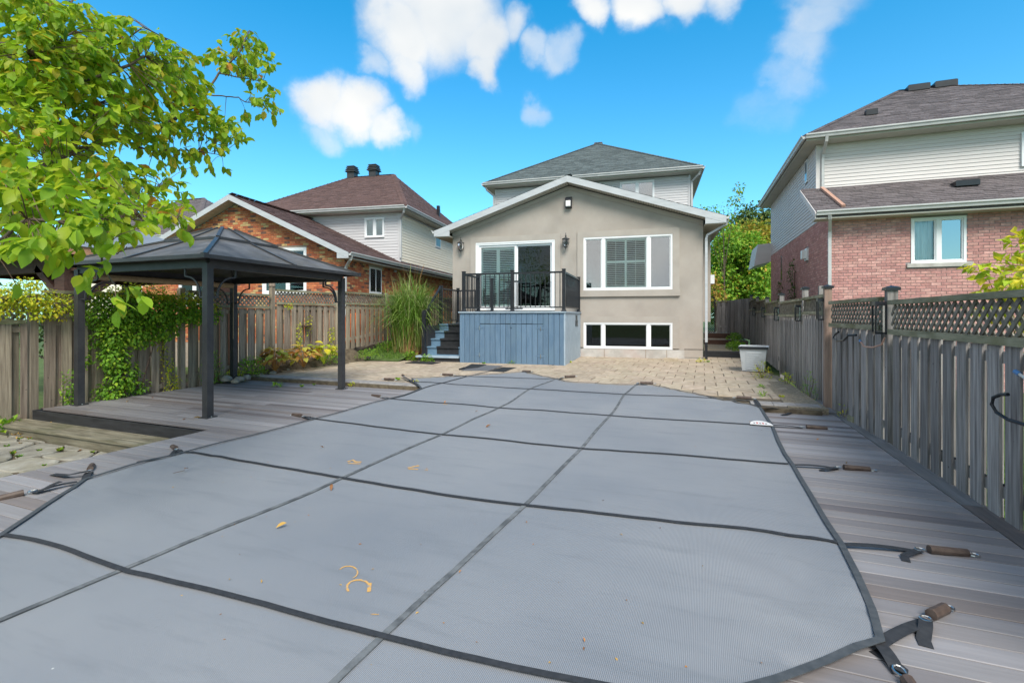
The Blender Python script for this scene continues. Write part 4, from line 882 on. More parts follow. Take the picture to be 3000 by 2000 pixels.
r5.color_ramp.elements[0].color = (.6, .6, .6, 1); r5.color_ramp.elements[1].position = .45; r5.color_ramp.elements[1].color = (.1, .085, .07, 1); t.links.new(r5.outputs[0], m4.inputs[7])
t.links.new(m4.outputs[2], p.inputs['Base Color'])
bm_ = nn('ShaderNodeBump'); bm_.inputs['Distance'].default_value = .0015; t.links.new(wv2.outputs[0], bm_.inputs['Height']); t.links.new(bm_.outputs[0], p.inputs['Normal'])
q.build('fabric', m, cov, smooth=True)
# ribbons lying on the fabric
def drape(px, lift, w_, m, name='strap', world=None, dens=.12, th=.004, soft=2):
    P = world or [on_cover(*a, .004) for a in px]; O = []
    for a, b_ in zip(P, P[1:]):
        n_ = max(1, int((b_-a).length/dens))
        for i in range(n_): O.append(a.lerp(b_, i/n_))
    O.append(P[-1])
    for _ in range(soft):     # ease the corners of the traced line
        O = [O[0]]+[(O[i-1]+O[i]*2+O[i+1])/4 for i in range(1, len(O)-1)]+[O[-1]]
    O = [Vector((a.x, a.y, zc(a.x, a.y)+wrinkle(a.x, a.y)+lift)) for a in O]
    q = MB(); q.ribbon(O, w_, th=th); return q.build(name, m, cov)
drape([(1300, 1101.5), (1368, 1102.8), (1500, 1106.5), (1640, 1111)], .012, .031, M['strap'])
drape([(1211, 1118), (1390, 1129), (1575, 1140.7), (1843, 1156), (2100, 1166.7)], .012, .031, M['strap'])
drape([(1143, 1168), (1300, 1181), (1468, 1194), (1791, 1218), (2100, 1236), (2262, 1246)], .012, .031, M['strap'])
drape([(925, 1227), (1100, 1251), (1303, 1272), (1709, 1312), (2010, 1334), (2310, 1358)], .012, .031, M['strap'])
drape([(528, 1325), (597, 1329), (740, 1354), (900, 1382), (1017, 1402), (1250, 1441), (1547, 1482), (1974, 1528), (2250, 1560), (2461, 1593)], .013, .031, M['strap'])
drape([(8, 1569), (61, 1576), (178, 1602), (280, 1638), (372, 1674), (560, 1717), (775, 1773), (950, 1822), (1132, 1872), (1400, 1935), (1709, 2000), (1900, 2035)], .014, .031, M['strap'])
drape(None, .009, .034, M['strapw'], world=[Vector((-3.07, .5, 0)), Vector((-3.05, 1.76, 0)), Vector((-2.96, 2.68, 0)), Vector((-2.95, 3.48, 0)), Vector((-2.93, 5.22, 0)), Vector((-2.95, 7.0, 0)), Vector((-2.95, 8.6, 0)), Vector((-2.9, 10.1, 0))])
drape(None, .009, .034, M['strapw'], world=[Vector((-1.36, .5, 0)), Vector((-1.32, 1.82, 0)), Vector((-1.24, 3.49, 0)), Vector((-1.22, 5.24, 0)), Vector((-1.23, 7.0, 0)), Vector((-1.24, 8.4, 0)), Vector((-1.2, 9.85, 0))])
drape([(1143, 1168), (1235, 1140), (1300, 1122), (1368, 1102.8)], .009, .036, M['strap'])
drape(None, .015, .036, M['strape'], 'edge_binding', world=BB+[BB[0]], dens=.2, soft=0)
# tie straps with spring sleeves beyond the edge
def tie(a, b_, w_=.045, sleeve=.22, tail=None, ang=None, sw=.06, ring=True):
    """webbing from a to b, then a spring in a vinyl sleeve, then the anchor loop"""
    a, b_ = Vector(a), Vector(b_); d = (b_-a).normalized(); q = MB(); n_ = 8
    q.ribbon([a.lerp(b_, i/n_)+Vector((0, 0, .006+.012*math.sin(math.pi*i/n_))) for i in range(n_+1)], w_); s_ = q.build('tie_strap', M['strap'], cov)
    if ang is not None: d = Vector((math.cos(ang), math.sin(ang), 0))
    e = b_+d*.05; f_ = e+d*sleeve; q = MB(); q.tube([e+Vector((0, 0, .026)), f_+Vector((0, 0, .026))], .026, 9); q.v = [(x_, y_, z_) for x_, y_, z_ in q.v]; q.build('spring_sleeve', M['sleeve'], s_)
    for c in ([b_, f_+d*.035] if ring else [b_]):
        q = MB(); pr = [c+Vector((0, 0, .02))+d*.028*math.cos(t_)+d.cross(Vector((0, 0, 1)))*.022*math.sin(t_) for t_ in [i*math.pi/5 for i in range(11)]]; q.tube(pr, .0045, 5); q.build('steel_ring', M['steel'], s_)
    if tail:
        q = MB(); T = [b_+Vector((0, 0, .02))]+[Vector(t_) for t_ in tail]; q.ribbon(T, w_*.95); q.build('loose_end', M['strap'], s_)
tie(gp(2262, 1246, .02), gp(2350, 1254, .0), sleeve=.24)
tie(gp(2325, 1362, .02), gp(2455, 1374, .0), sleeve=.22, tail=[gp(2425, 1372, .03), gp(2400, 1377, .005)])
tie(gp(2465, 1595, .02), gp(2695, 1618, .0), .045, sleeve=.21, tail=[gp(2672, 1617, .03), gp(2650, 1625, .015), gp(2655, 1643, .005)])
tie(gp(2573, 1890, .02), gp(2712, 1823, .0), .055, sleeve=.14, sw=.1, tail=[gp(2712, 1830, .03), gp(2706, 1870, .01), gp(2714, 1893, .005)])
tie(gp(2575, 1885, .02), gp(2636, 1978, .0), .055, sleeve=.2, tail=[gp(2640, 1958, .02), gp(2600, 1925, .01), gp(2560, 1902, .005)])
tie(gp(2226, 1190, .1), gp(2325, 1208, .0), .05, sleeve=.22, tail=[gp(2305, 1212, .02), gp(2290, 1215, .01)])
tie(gp(2226, 1190, .1), gp(2212, 1171, .1), .05, sleeve=.22, ang=math.pi, tail=[gp(2180, 1172, .1), gp(2120, 1164, .09)])
tie(gp(1866, 1129, .09), gp(1868, 1124, .09), .05, sleeve=.25, ang=0.1, tail=[gp(1890, 1127, .09), gp(1895, 1128, .09)])
tie(gp(1637, 1112, .09), gp(1650, 1107, .09), .05, sleeve=.25, ang=.8)
tie(gp(1533, 1091, .09), gp(1525, 1089.5, .09), .05, sleeve=.2, ang=.1, tail=[gp(1545, 1088, .12), gp(1566, 1090, .09)])
tie(gp(1368, 1102.5, .09), gp(1332, 1101, .09), .05, sleeve=.25)
tie(gp(1213, 1118, .09), gp(1160, 1115, .09), .05, sleeve=.24)
tie(gp(1228, 1132, .09), gp(1184, 1105, .12), .05, sleeve=.1)
tie(gp(1143, 1168, .02), gp(1117, 1165, .0), .05, sleeve=.28)
tie(gp(925, 1227, .02), gp(888, 1223, .0), .05, sleeve=.22, tail=[gp(905, 1220, .05), gp(920, 1226, .01)])
tie(gp(530, 1325, .02), gp(518, 1320, .0), .05, sleeve=.17, tail=[gp(500, 1333, .03), gp(400, 1353, .005)])
tie(gp(249, 1406, .02), gp(262, 1384, .0), .055, sleeve=.17, tail=[gp(235, 1383, .05), gp(195, 1391, .03), gp(155, 1388, .01)])
tie(gp(226, 1412, .02), gp(95, 1445, .0), .05, sleeve=.38, tail=[gp(110, 1440, .02), gp(150, 1420, .05), gp(178, 1409, .06)])
# strap across to the mats
q = MB(); q.ribbon([gp(1368, 1102.5, .095), gp(1400, 1094, .095), gp(1432, 1087, .1)], .035); q.build('tie_strap', M['strapw'], cov)
# maker's half-round patch with faded marks (illegible in the photo)
c = gp(2232, 1246, zc(.8, 7.2)+.008); lb = MB(); P = [c+Vector((-.0, .012, .004))+Vector((-.135*math.cos(a_), .27*math.sin(a_), 0)) for a_ in [i*math.pi/12 for i in range(13)]]
lb.prism(P, (0, 0, .003)); lo = lb.build('maker_patch', M['label'], cov)
for i in range(5): q = MB(); q.box(c.x-.09+i*.035, c.x-.07+i*.035, c.y+.07, c.y+.12+.03*(i % 2), c.z+.006, c.z+.009); q.build('mark', M['red'] if i % 2 else M['grey_mark'], lo)
# rusty scuffs
def scuff(pts_, w_):
    P = [on_cover(*a, .004) for a in pts_]; q = MB()
    P = [Vector((a.x, a.y, zc(a.x, a.y)+wrinkle(a.x, a.y)+.0035)) for a in P]; q.ribbon(P, w_, th=.001); q.build('rust_scuff', M['rust'], cov)
def arc(cx_, cy_, rx, ry, a0, a1, n_=9): return [(cx_+rx*math.cos(R_(a0+(a1-a0)*i/n_)), cy_+ry*math.sin(R_(a0+(a1-a0)*i/n_))) for i in range(n_+1)]
scuff(arc(1020, 1675, 28, 19, -150, 60), .008); scuff(arc(1050, 1718, 34, 22, -210, 25), .012); scuff([(1083, 1706), (1081, 1731)], .02)
scuff([(1018, 1352), (1034, 1347), (1040, 1352), (1058, 1353)], .03); scuff([(1020, 1356), (1056, 1358)], .02)
scuff([(1195, 1371), (1215, 1366), (1228, 1364)], .025); scuff([(1197, 1373), (1225, 1375)], .02); scuff([(1244, 1376), (1254, 1376)], .012); scuff([(1298, 1184), (1310, 1184)], .03); scuff([(1085, 1798), (1110, 1799)], .004)
# ============================================================ FENCES
def fence(name, label, runs, face, woodm, seed=0, lat_single=True, budget=290, pitch=.235, bw=.142, caps=True, capm='black', budget_lat=290, postm=None):
    """runs: (p0, p1, z of top rail, z of lattice bottom rail, ground z at p0, ground z at p1); face = +1 when the yard is on the left of p0->p1"""
    r = random.Random(seed); root = thing(name, label, 'fence', (0, 0, 0)); bm = []
    rest = MB(); restl = MB(); nb_ = 0; nl = 0
    for k_, (p0, p1, zt, zb, g0, g1, lat) in enumerate(runs):
        a = Vector((*p0, 0)); b_ = Vector((*p1, 0)); u = (b_-a).normalized(); n = Vector((-u.y, u.x, 0))*face; Ln = (b_-a).length; ang = math.atan2(u.y, u.x)
        P = lambda s_, out, z: a+u*s_+n*out+Vector((0, 0, z))
        if lat:
            q = MB(); q.var = r.random(); q.bar(P(.05, .03, zt-.02), P(Ln-.05, .03, zt-.02), .085, .05); q.build('top_rail', M['rail'], root)
            q = MB(); q.var = r.random(); q.bar(P(.05, .045, zb), P(Ln-.05, .045, zb), .05, .06); q.build('lattice_rail', M['rail'], root)
            h0, h1 = zb+.03, zt-.045; hh = h1-h0; stp_ = .112
            for sgn in (1, -1):
                s_ = -hh
                while s_ < Ln:
                    x0, x1 = s_, s_+hh; z0_, z1_ = (h0, h1)
                    if x0 < .05: z0_ = h0+(.05-x0); x0 = .05
                    if x1 > Ln-.05: z1_ = h1-(x1-(Ln-.05)); x1 = Ln-.05
                    if x1-x0 > .04:
                        if sgn < 0: A_, B_ = P(x0, .03, h0+h1-z0_), P(x1, .03, h0+h1-z1_)
                        else: A_, B_ = P(x0, .018, z0_), P(x1, .018, z1_)
                        if nl < budget_lat and lat_single: q = MB(); q.var = r.random(); q.bar(A_, B_, .01, .036); q.build('lattice_slat', M['lattice'], root); nl += 1
                        else: restl.var = r.random(); restl.bar(A_, B_, .012, .04)
                    s_ += stp_
        q = MB(); q.var = r.random(); q.bar(P(.05, -.0, zb-.12), P(Ln-.05, -.0, zb-.12), .04, .085); q.build('rail', woodm, root)
        q = MB(); q.var = r.random(); q.bar(P(.05, -.0, g0+.3), P(Ln-.05, -.0, g1+.3), .04, .085); q.build('rail', woodm, root)
        for side, off in ((1, 0), (-1, pitch/2)):
            s_ = .06+off
            while s_ < Ln-bw*.6:
                w_ = bw*r.uniform(.92, 1.05); gz = g0+(g1-g0)*s_/Ln; top = zb-.035; e = min(s_+w_, Ln-.03)
                o0, o1 = (.022, .04) if side > 0 else (-.04, -.022); lean = r.uniform(-.006, .006); z0_ = gz+r.uniform(-.03, .01)
                if nb_ < budget:
                    q = MB(); q.var = r.random(); vs_ = []
                    for (xx, oo) in ((0, o0), (e-s_, o0), (e-s_, o1), (0, o1)): vs_.append((xx, oo*face, 0))
                    hgt_ = top-z0_; cup = r.uniform(-.003, .004)
                    low = [Vector(v_) for v_ in vs_]; mid_ = [Vector((v_[0]+lean*.5+cup, v_[1], hgt_*.5)) for v_ in vs_]; hi = [Vector((v_[0]+lean, v_[1], hgt_)) for v_ in vs_]
                    q.mesh(low+mid_+hi, [(0, 1, 5, 4), (1, 2, 6, 5), (2, 3, 7, 6), (3, 0, 4, 7), (4, 5, 9, 8), (5, 6, 10, 9), (6, 7, 11, 10), (7, 4, 8, 11), (8, 9, 10, 11), (3, 2, 1, 0)])
                    o = q.build('board', woodm, root); pp = P(s_, 0, z0_); o.location = pp; o.rotation_euler = (0, 0, ang); nb_ += 1
                else:
                    rest.var = r.random(); m4_ = [P(s_, o0, z0_), P(e, o0, z0_), P(e, o1, z0_), P(s_, o1, z0_)]; t4_ = [p_+Vector((0, 0, top-z0_)) for p_ in m4_]
                    rest.mesh(m4_+t4_, [(0, 1, 5, 4), (1, 2, 6, 5), (2, 3, 7, 6), (3, 0, 4, 7), (4, 5, 6, 7)])
                s_ += pitch*r.uniform(.97, 1.03)
    if rest.v: rest.build('boards', woodm, root, kind='stuff')
    if restl.v: restl.build('lattice', M['lattice'], root, kind='stuff')
    return root
def post(root, x, y, z0, z1, m, s_=.1, cap=True, lean=0):
    q = MB(); q.var = rnd.random(); h = s_/2; q.mesh([(x-h, y-h, z0), (x+h, y-h, z0), (x+h, y+h, z0), (x-h, y+h, z0), (x-h+lean, y-h, z1), (x+h+lean, y-h, z1), (x+h+lean, y+h, z1), (x-h+lean, y+h, z1)], [(0, 1, 5, 4), (1, 2, 6, 5), (2, 3, 7, 6), (3, 0, 4, 7), (4, 5, 6, 7)])
    p_ = q.build('post', m, root)
    if cap:
        q = MB(); c = h+.02; q.mesh([(x-c+lean, y-c, z1), (x+c+lean, y-c, z1), (x+c+lean, y+c, z1), (x-c+lean, y+c, z1), (x-c+lean, y-c, z1+.035), (x+c+lean, y-c, z1+.035), (x+c+lean, y+c, z1+.035), (x-c+lean, y+c, z1+.035), (x+lean, y, z1+.06)],
            [(0, 3, 2, 1), (0, 1, 5, 4), (1, 2, 6, 5), (2, 3, 7, 6), (3, 0, 4, 7), (4, 5, 8), (5, 6, 8), (6, 7, 8), (7, 4, 8)]); q.build('post_cap', M['black'], p_)
    return p_
X = 2.02
fr_ = fence('fence', 'tall grey weathered board fence with lattice top along the right of the pool deck', [
    ((X+.03, 1.9), (X, 6.72), 1.62, 1.27, -.12, -.12, True), ((X-.02, 6.84), (1.88, 8.82), 1.67, 1.31, -.12, -.08, True),
    ((1.9, 8.98), (1.9, 11.15), 1.8, 1.5, -.1, -.06, True), ((1.9, 11.28), (1.9, 14.3), 1.8, 1.46, -.06, -.0, True), ((1.9, 14.45), (1.9, 17.35), 1.86, 1.5, .0, .08, True),
    ((1.9, 17.5), (1.9, 20.3), 1.98, 1.6, .1, .2, True), ((1.9, 20.4), (1.95, 23.4), 2.1, 1.7, .2, .4, True), ((1.95, 23.5), (1.2, 27.4), 2.3, 2.26, .4, .6, False)], 1, M['wood'], 4, budget=260, bw=.168)
# boards stop above ground; posts
for (x_, y_, z0_, z1_, m__, c_) in ((2.02, 6.78, -.2, 1.74, 'wood', True), (1.83, 8.9, -.2, 1.88, 'copperpost', True), (1.92, 11.22, -.2, 1.98, 'wood', True), (1.93, 14.38, -.2, 1.99, 'wood', True), (1.93, 17.42, 0, 2.0, 'wood', True), (1.93, 20.36, .1, 2.12, 'wood', True), (1.98, 23.45, .1, 2.3, 'wood', True), (1.97, 10.0, 0, 1.98, 'wood', False)):
    post(fr_, x_, y_, z0_, z1_, M[m__], .1, c_, lean=0)
lf = fence('fence', 'weathered brown board fence with lattice top along the left side, partly covered in vines', [
    ((-9.85, .6), (-9.85, 4.3), 1.75, 1.36, -.42, -.42, True), ((-9.85, 4.42), (-9.87, 6.66), 1.86, 1.45, -.36, -.2, True), ((-9.87, 6.78), (-9.9, 8.92), 1.97, 1.66, -.1, .12, True),
    ((-9.92, 9.06), (-9.95, 11.26), 2.11, 1.77, .15, .45, True), ((-9.97, 11.4), (-10.0, 13.7), 2.17, 1.82, .42, .6, True), ((-10.0, 13.82), (-10.0, 16.3), 2.17, 1.8, .6, .6, True), ((-10.0, 16.42), (-10.0, 19), 2.2, 1.8, .6, .6, True)], -1, M['wood_warm'], 9, budget=230)
for (x_, y_, z0_, z1_) in ((-9.85, 4.36, -.42, 1.8), (-9.87, 6.72, -.3, 2.02), (-9.91, 8.99, 0, 2.17), (-9.96, 11.33, .3, 2.2), (-10.0, 13.76, .5, 2.22), (-10, 16.36, .5, 2.22)): post(lf, x_, y_, z0_, z1_, M['wood_warm'], .1, False)
q = MB(); q.lathe([(.0, .18), (.03, .12), (.075, .06), (.08, .0), (.05, -.005)], (-9.91, 8.99, 2.18), 8); q.build('post_finial', M['wood_warm'], lf)
# cross fence and arched lattice gate at the end of the alley
cf = fence('fence', 'grey board fence crossing the end of the side passage beside the gate', [((.62, 26.8), (1.35, 26.8), 2.2, 2.18, .6, .6, False)], -1, M['wood'], 12)
q = MB(); q.bar((.6, 26.78, 2.18), (1.7, 26.78, 2.2), .1, .05); q.build('top_rail', M['wood'], cf)
ga = thing('gate', 'black lattice garden gate with arched top at the end of the side passage', 'gate', (.1, 26.6, .6))
for x_ in (0, .46): MB().box(x_, x_+.04, 0, .04, 0, 1.65).build('stile', M['black'], ga)
q = MB(); q.tube([(0, .02, 1.65), (.1, .02, 1.78), (.25, .02, 1.83), (.4, .02, 1.78), (.5, .02, 1.62)], .025, 6); q.build('arch', M['black'], ga)
lt = MB()
for sgn in (1, -1):
    s_ = -1.6
    while s_ < .5:
        x0, x1 = max(0.04, s_), min(.46, s_+1.6); 
        if x1 > x0+.02: lt.bar((x0, .02, (x0-s_) if sgn > 0 else 1.6-(x0-s_)), (x1, .02, (x1-s_) if sgn > 0 else 1.6-(x1-s_)), .01, .025)
        s_ += .09
lt.build('lattice', M['black'], ga, kind='stuff')
# solar lamps hung on the right fence
def fence_lamp(y, x, z, label, s_=1.0):
    t_ = thing('fence_lamp', label, 'lamp', (x, y, z), 0, 'black solar lamps on the right fence')
    q = MB()
    w_, d_, h_ = .05*s_, .09*s_, .3*s_
    q.box(-d_, 0, -w_, w_, h_-.045, h_); q.build('housing', M['black'], t_)
    for yy in (-w_, w_-.014):
        for xx in (-d_, -.016): MB().box(xx, xx+.014, yy, yy+.014, .02, h_-.045).build('frame_bar', M['black'], t_)
    MB().box(-d_, 0, -w_, w_, 0, .02).build('base', M['black'], t_); MB().box(-d_+.012, -.012, -w_+.012, w_-.012, .02, h_-.045).build('lamp_glass', M['lampglass'], t_)
fence_lamp(6.78, 1.96, 1.24, 'black boxy solar lamp on the near fence post left of the long lattice panel', 1.25)
fence_lamp(8.96, 1.8, 1.38, 'black solar lamp beside the fresh cedar fence post', 1.15)
fence_lamp(11.22, 1.84, 1.34, 'black solar lamp on the second capped post beyond the cedar post', 1.1)
fence_lamp(14.38, 1.86, 1.32, 'black solar lamp on the fence above the pale plastic bin', 1.2)
fence_lamp(17.42, 1.86, 1.4, 'small black solar lamp high on the fence beyond the bin', 1.1)
fence_lamp(20.4, 1.86, 1.45, 'farthest small black solar lamp on the right fence near the steps', 1.1)
0 and fence_lamp(4.1, 1.97, 1.2, 'black solar lamp cut by the right edge of the picture', 1.2)
def hook(name, label, pts_, r_, m__, tip=None):
    q = MB(); q.tube(pts_, r_, 8); o = thing(name, label, 'hook', tuple(pts_[0])); mw = Vector(pts_[0]); q.v = [(a-mw.x, b_-mw.y, c_-mw.z) for a, b_, c_ in q.v]; q.build('rod', M[m__], o)
    if tip: q = MB(); e = Vector(pts_[-1])-mw; d_ = (Vector(pts_[-1])-Vector(pts_[-2])).normalized(); q.tube([e-d_*.005, e+d_*.035], r_*1.5, 8); q.build('tip', M[tip], o)
hook('wall_hook', 'thick black U-shaped hook on the near fence boards at the right edge', [(1.97, 3.98, .76), (1.95, 4.12, .745), (1.92, 4.27, .75), (1.9, 4.36, .78), (1.89, 4.4, .83), (1.89, 4.38, .88), (1.91, 4.33, .91), (1.92, 4.27, .92)], .012, 'black')
hook('wall_hook', 'pale hook with blue tip high on the fence at the right edge', [(1.98, 3.95, 1.0), (1.95, 4.06, 1.02), (1.93, 4.17, 1.07)], .01, 'gutter', 'bluehook')
hook('wall_hook', 'black curved hook on the fence between the cedar post and the next lamp', [(1.86, 7.5, 1.2), (1.8, 7.62, 1.19), (1.78, 7.75, 1.12), (1.76, 8.0, 1.1), (1.76, 8.25, 1.12), (1.8, 8.3, 1.18), (1.82, 8.2, 1.22)], .014, 'black')
hook('wall_hook', 'copper coloured hook with blue tip under the near fence lamp', [(1.94, 6.72, 1.2), (1.92, 6.75, 1.12), (1.86, 6.85, 1.08), (1.82, 7.02, 1.08), (1.82, 7.15, 1.13)], .01, 'copper', 'bluehook')

# ============================================================ GAZEBO
GZ = thing('gazebo', 'charcoal metal hardtop gazebo with four posts standing on the left deck', 'gazebo', (-8.05, 6.24, 0), R_(1.8))
hp = 1.43
for (x_, y_) in ((hp, -hp), (-hp, -hp), (-hp, hp), (hp, hp)):
    q = MB(); q.box(x_-.05, x_+.05, y_-.05, y_+.05, .012, 2.2); p_ = q.build('post', M['gaz'], GZ)
    q = MB(); q.bbox(x_-.085, x_+.085, y_-.085, y_+.085, .001, .012, .002); q.build('base_plate', M['gaz'], p_)
    for (dx, dy) in ((.07, .0), (-.07, 0)): MB().lathe([(0, .012), (.009, .01), (.01, 0)], (x_+dx, y_+dy, .012), 6).build('bolt', M['steel'], p_)
    for (ux, uy) in ((-math.copysign(1, x_), 0), (0, -math.copysign(1, y_))):      # curved corner brackets
        c0 = Vector((x_, y_, 0))+Vector((ux, uy, 0))*.05; U = Vector((ux, uy, 0))
        pts_ = [c0+Vector((0, 0, 1.72)), c0+U*.1+Vector((0, 0, 1.72))]+[c0+U*(.1+.25*(1-math.cos(a_)))+Vector((0, 0, 1.74+.28*math.sin(a_))) for a_ in [R_(10+i*16) for i in range(6)]]+[c0+U*.4+Vector((0, 0, 2.03)), c0+U*.4+Vector((0, 0, 2.15))]
        q = MB()
        for a_, b_ in zip(pts_, pts_[1:]): q.bar(a_, b_, .022, .022)
        q.build('bracket', M['gaz'], GZ)
for i, (a_, b_) in enumerate((((-hp, -hp), (hp, -hp)), ((hp, -hp), (hp, hp)), ((hp, hp), (-hp, hp)), ((-hp, hp), (-hp, -hp)))):
    q = MB(); q.bar((a_[0], a_[1], 2.2), (b_[0], b_[1], 2.2), .07, .13); q.build('beam', M['gaz'], GZ)
q = MB(); q.tube([(-hp+.08, -hp+.1, 2.1), (-hp+.08, hp-.1, 2.1)], .055, 8); q.build('lit_beam_face', M['tan'], GZ)  # tube added along the left beam, its lit inner face put into the colour
q = MB(); q.bar((hp-.06, hp-.0, 0), (hp-.06, hp-.0, 0.001), .01, .01)
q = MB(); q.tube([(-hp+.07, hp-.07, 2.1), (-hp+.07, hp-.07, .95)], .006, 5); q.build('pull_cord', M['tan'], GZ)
E1, ZE1, ZA1 = 1.66, 2.285, 3.0; zat = lambda d_: ZE1+(ZA1-ZE1)*(1-d_/E1)**.92
ring = [E1, .62, .12]; zz_ = [ZE1, ZE1+(ZA1-.02-ZE1)*.62, ZA1-.02]; cs_ = [(1, -1), (1, 1), (-1, 1), (-1, -1)]
for k_ in range(4):      # four slopes, each two tiers of two panels
    c0, c1 = Vector((*cs_[k_], 0)), Vector((*cs_[(k_+1) % 4], 0))
    for tr in (0, 1):
        e0, e1 = ring[tr], ring[tr+1]; z0_, z1_ = zz_[tr], zz_[tr+1]; lift_ = .0 if tr == 0 else .03
        for (f0, f1) in ((0, .5), (.5, 1)):
            A_ = c0.lerp(c1, f0)*e0; B_ = c0.lerp(c1, f1)*e0; C_ = c0.lerp(c1, f1)*e1; D_ = c0.lerp(c1, f0)*e1
            A_.z = B_.z = z0_+lift_; C_.z = D_.z = z1_+lift_
            q = MB(); q.prism([A_, B_, C_, D_], (0, 0, -.008)); q.build('roof_panel', M['gazroof'], GZ)
    A_ = c0*ring[0]; D_ = c0*ring[1]; A_.z = zz_[0]+.01; D_.z = zz_[1]+.02; E_ = c0*ring[1]; F_ = c0*ring[2]; E_.z = zz_[1]+.04; F_.z = zz_[2]+.04
    q = MB(); q.bar(A_, D_, .055, .03); q.bar(E_, F_, .05, .03); q.build('hip_rib', M['gaz'], GZ)
    m0 = c0.lerp(c1, .5); A_ = m0*ring[0]; D_ = m0*ring[1]; A_.z = zz_[0]+.012; D_.z = zz_[1]+.012; E_ = m0*ring[1]; F_ = m0*ring[2]; E_.z = zz_[1]+.042; F_.z = zz_[2]+.04
    q = MB(); q.bar(A_, D_, .035, .03); q.bar(E_, F_, .03, .025); q.build('rib', M['gaz'], GZ)
    A_ = c0*ring[1]; B_ = c1*ring[1]; A_.z = B_.z = zz_[1]+.018; q = MB(); q.bar(A_, B_, .045, .045); q.build('tier_bar', M['gaz'], GZ)
    A_ = c0*E1; B_ = c1*E1; A_.z = B_.z = ZE1-.012; q = MB(); q.bar(A_, B_, .04, .055); q.build('eave_bar', M['gaz'], GZ)
    A_ = c0*(hp); B_ = c0*.15; A_.z = 2.23; B_.z = zz_[2]-.1; q = MB(); q.bar(A_, B_, .04, .04); q.build('rafter', M['gaz'], GZ)
    q = MB(); c = c0*E1; q.box(c.x-.035, c.x+.035, c.y-.035, c.y+.035, ZE1-.04, ZE1+.03); q.build('corner_cap', M['gaz'], GZ)
q = MB(); q.mesh([(-.16, -.16, ZA1), (.16, -.16, ZA1), (.16, .16, ZA1), (-.16, .16, ZA1), (0, 0, ZA1+.03)], [(0, 1, 4), (1, 2, 4), (2, 3, 4), (3, 0, 4), (0, 3, 2, 1)]); q.build('peak_cap', M['gaz'], GZ)

# neighbour's timber pavilion beyond the left fence
PV = thing('pavilion', 'dark stained timber pavilion with pale metal roof beyond the left fence, behind the leaves', 'pavilion', (-11.3, 5.55, 0))
def pvb(a_, b_, w_, h_, nm, m__): q = MB(); q.bar(a_, b_, w_, h_); q.build(nm, M[m__], PV)
for (x_, y_) in ((0, 0), (-3.6, 0), (0, 3.2), (-3.6, 3.2)): MB().box(x_-.16, x_+.16, y_-.16, y_+.16, -.42, 2.35).build('post', M['brownwood'], PV)
for (a_, b_) in (((-4, 0, 2.45), (.3, 0, 2.45)), ((-4, 3.2, 2.45), (.3, 3.2, 2.45)), ((0, -.3, 2.45), (0, 3.5, 2.45)), ((-3.6, -.3, 2.45), (-3.6, 3.5, 2.45))): pvb(a_, b_, .14, .3, 'beam', 'brownwood')
for (a_, b_) in (((-.1, -.02, 1.7), (-1.0, -.02, 2.4)), ((0, .1, 1.7), (0, .95, 2.4)), ((-3.5, 0, 1.7), (-2.6, 0, 2.4))): pvb(a_, b_, .1, .14, 'brace', 'brownwood')
for (a_, b_) in (((.35, -.5, 2.68), (.35, 3.7, 2.68)), ((-4.0, -.5, 2.68), (.35, -.5, 2.68))): pvb(a_, b_, .04, .16, 'fascia_board', 'terra')
q = MB(); q.mesh([(-4.05, -.55, 2.76), (.4, -.55, 2.76), (.4, 3.75, 2.76), (-4.05, 3.75, 2.76), (-1.8, 1.2, 3.6), (-1.8, 2.0, 3.6)], [(0, 1, 4), (1, 2, 5, 4), (2, 3, 5), (3, 0, 4, 5)]); q.build('roof', M['metalroof'], PV)
q = MB(); q.box(-4, .3, -.45, 3.6, 2.6, 2.63); q.build('ceiling', M['brownwood'], PV)

# ============================================================ PORCH, STAIRS, RAILINGS
PO = thing('porch', 'raised blue painted board porch with double hatch doors and black railing below the patio door', 'porch', (.02, 16.47, 0), math.atan2(.0964, .9953))
s0, s1, yF, zT = -7.0, -3.87, -3.1, 1.57
MB().box(s0+.03, s1-.03, yF+.05, -.02, .02, zT-.04).build('frame', M['darkfascia'], PO)
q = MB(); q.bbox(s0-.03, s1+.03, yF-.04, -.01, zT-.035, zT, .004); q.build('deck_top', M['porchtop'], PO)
n_ = 20; wd = (s1-s0)/n_
for i in range(n_):
    a_, b_ = s0+i*wd+.005, s0+(i+1)*wd-.005; door = 4 <= i < 15.5 and i < 16
    segs = [(.075, 1.21), (1.222, zT-.037)] if 4 <= i <= 15 else [(.075, zT-.037)]
    for (z0_, z1_) in segs:
        q = MB(); q.var = rnd.random(); q.box(a_, b_, yF+rnd.uniform(-.002, .003), yF+.03, z0_+rnd.uniform(0, .01), z1_); q.build('board', M['porch'], PO)
for i in range(14):
    a_ = yF+.03+i*.216; q = MB(); q.var = rnd.random(); q.box(s1-.03, s1, a_+.004, min(a_+.212, -.02), .075, zT-.037); q.build('board', M['porchtop'] , PO)  # right side paler than the front, sunlight put into its colour
    if i < 13: q = MB(); q.box(s0, s0+.03, a_+.004, a_+.212, .075, zT-.037); q.build('board', M['porch'], PO)
MB().box(s1-.035, s1+.006, yF-.008, yF+.03, .07, zT-.037).build('corner_board', M['porchtop'], PO)
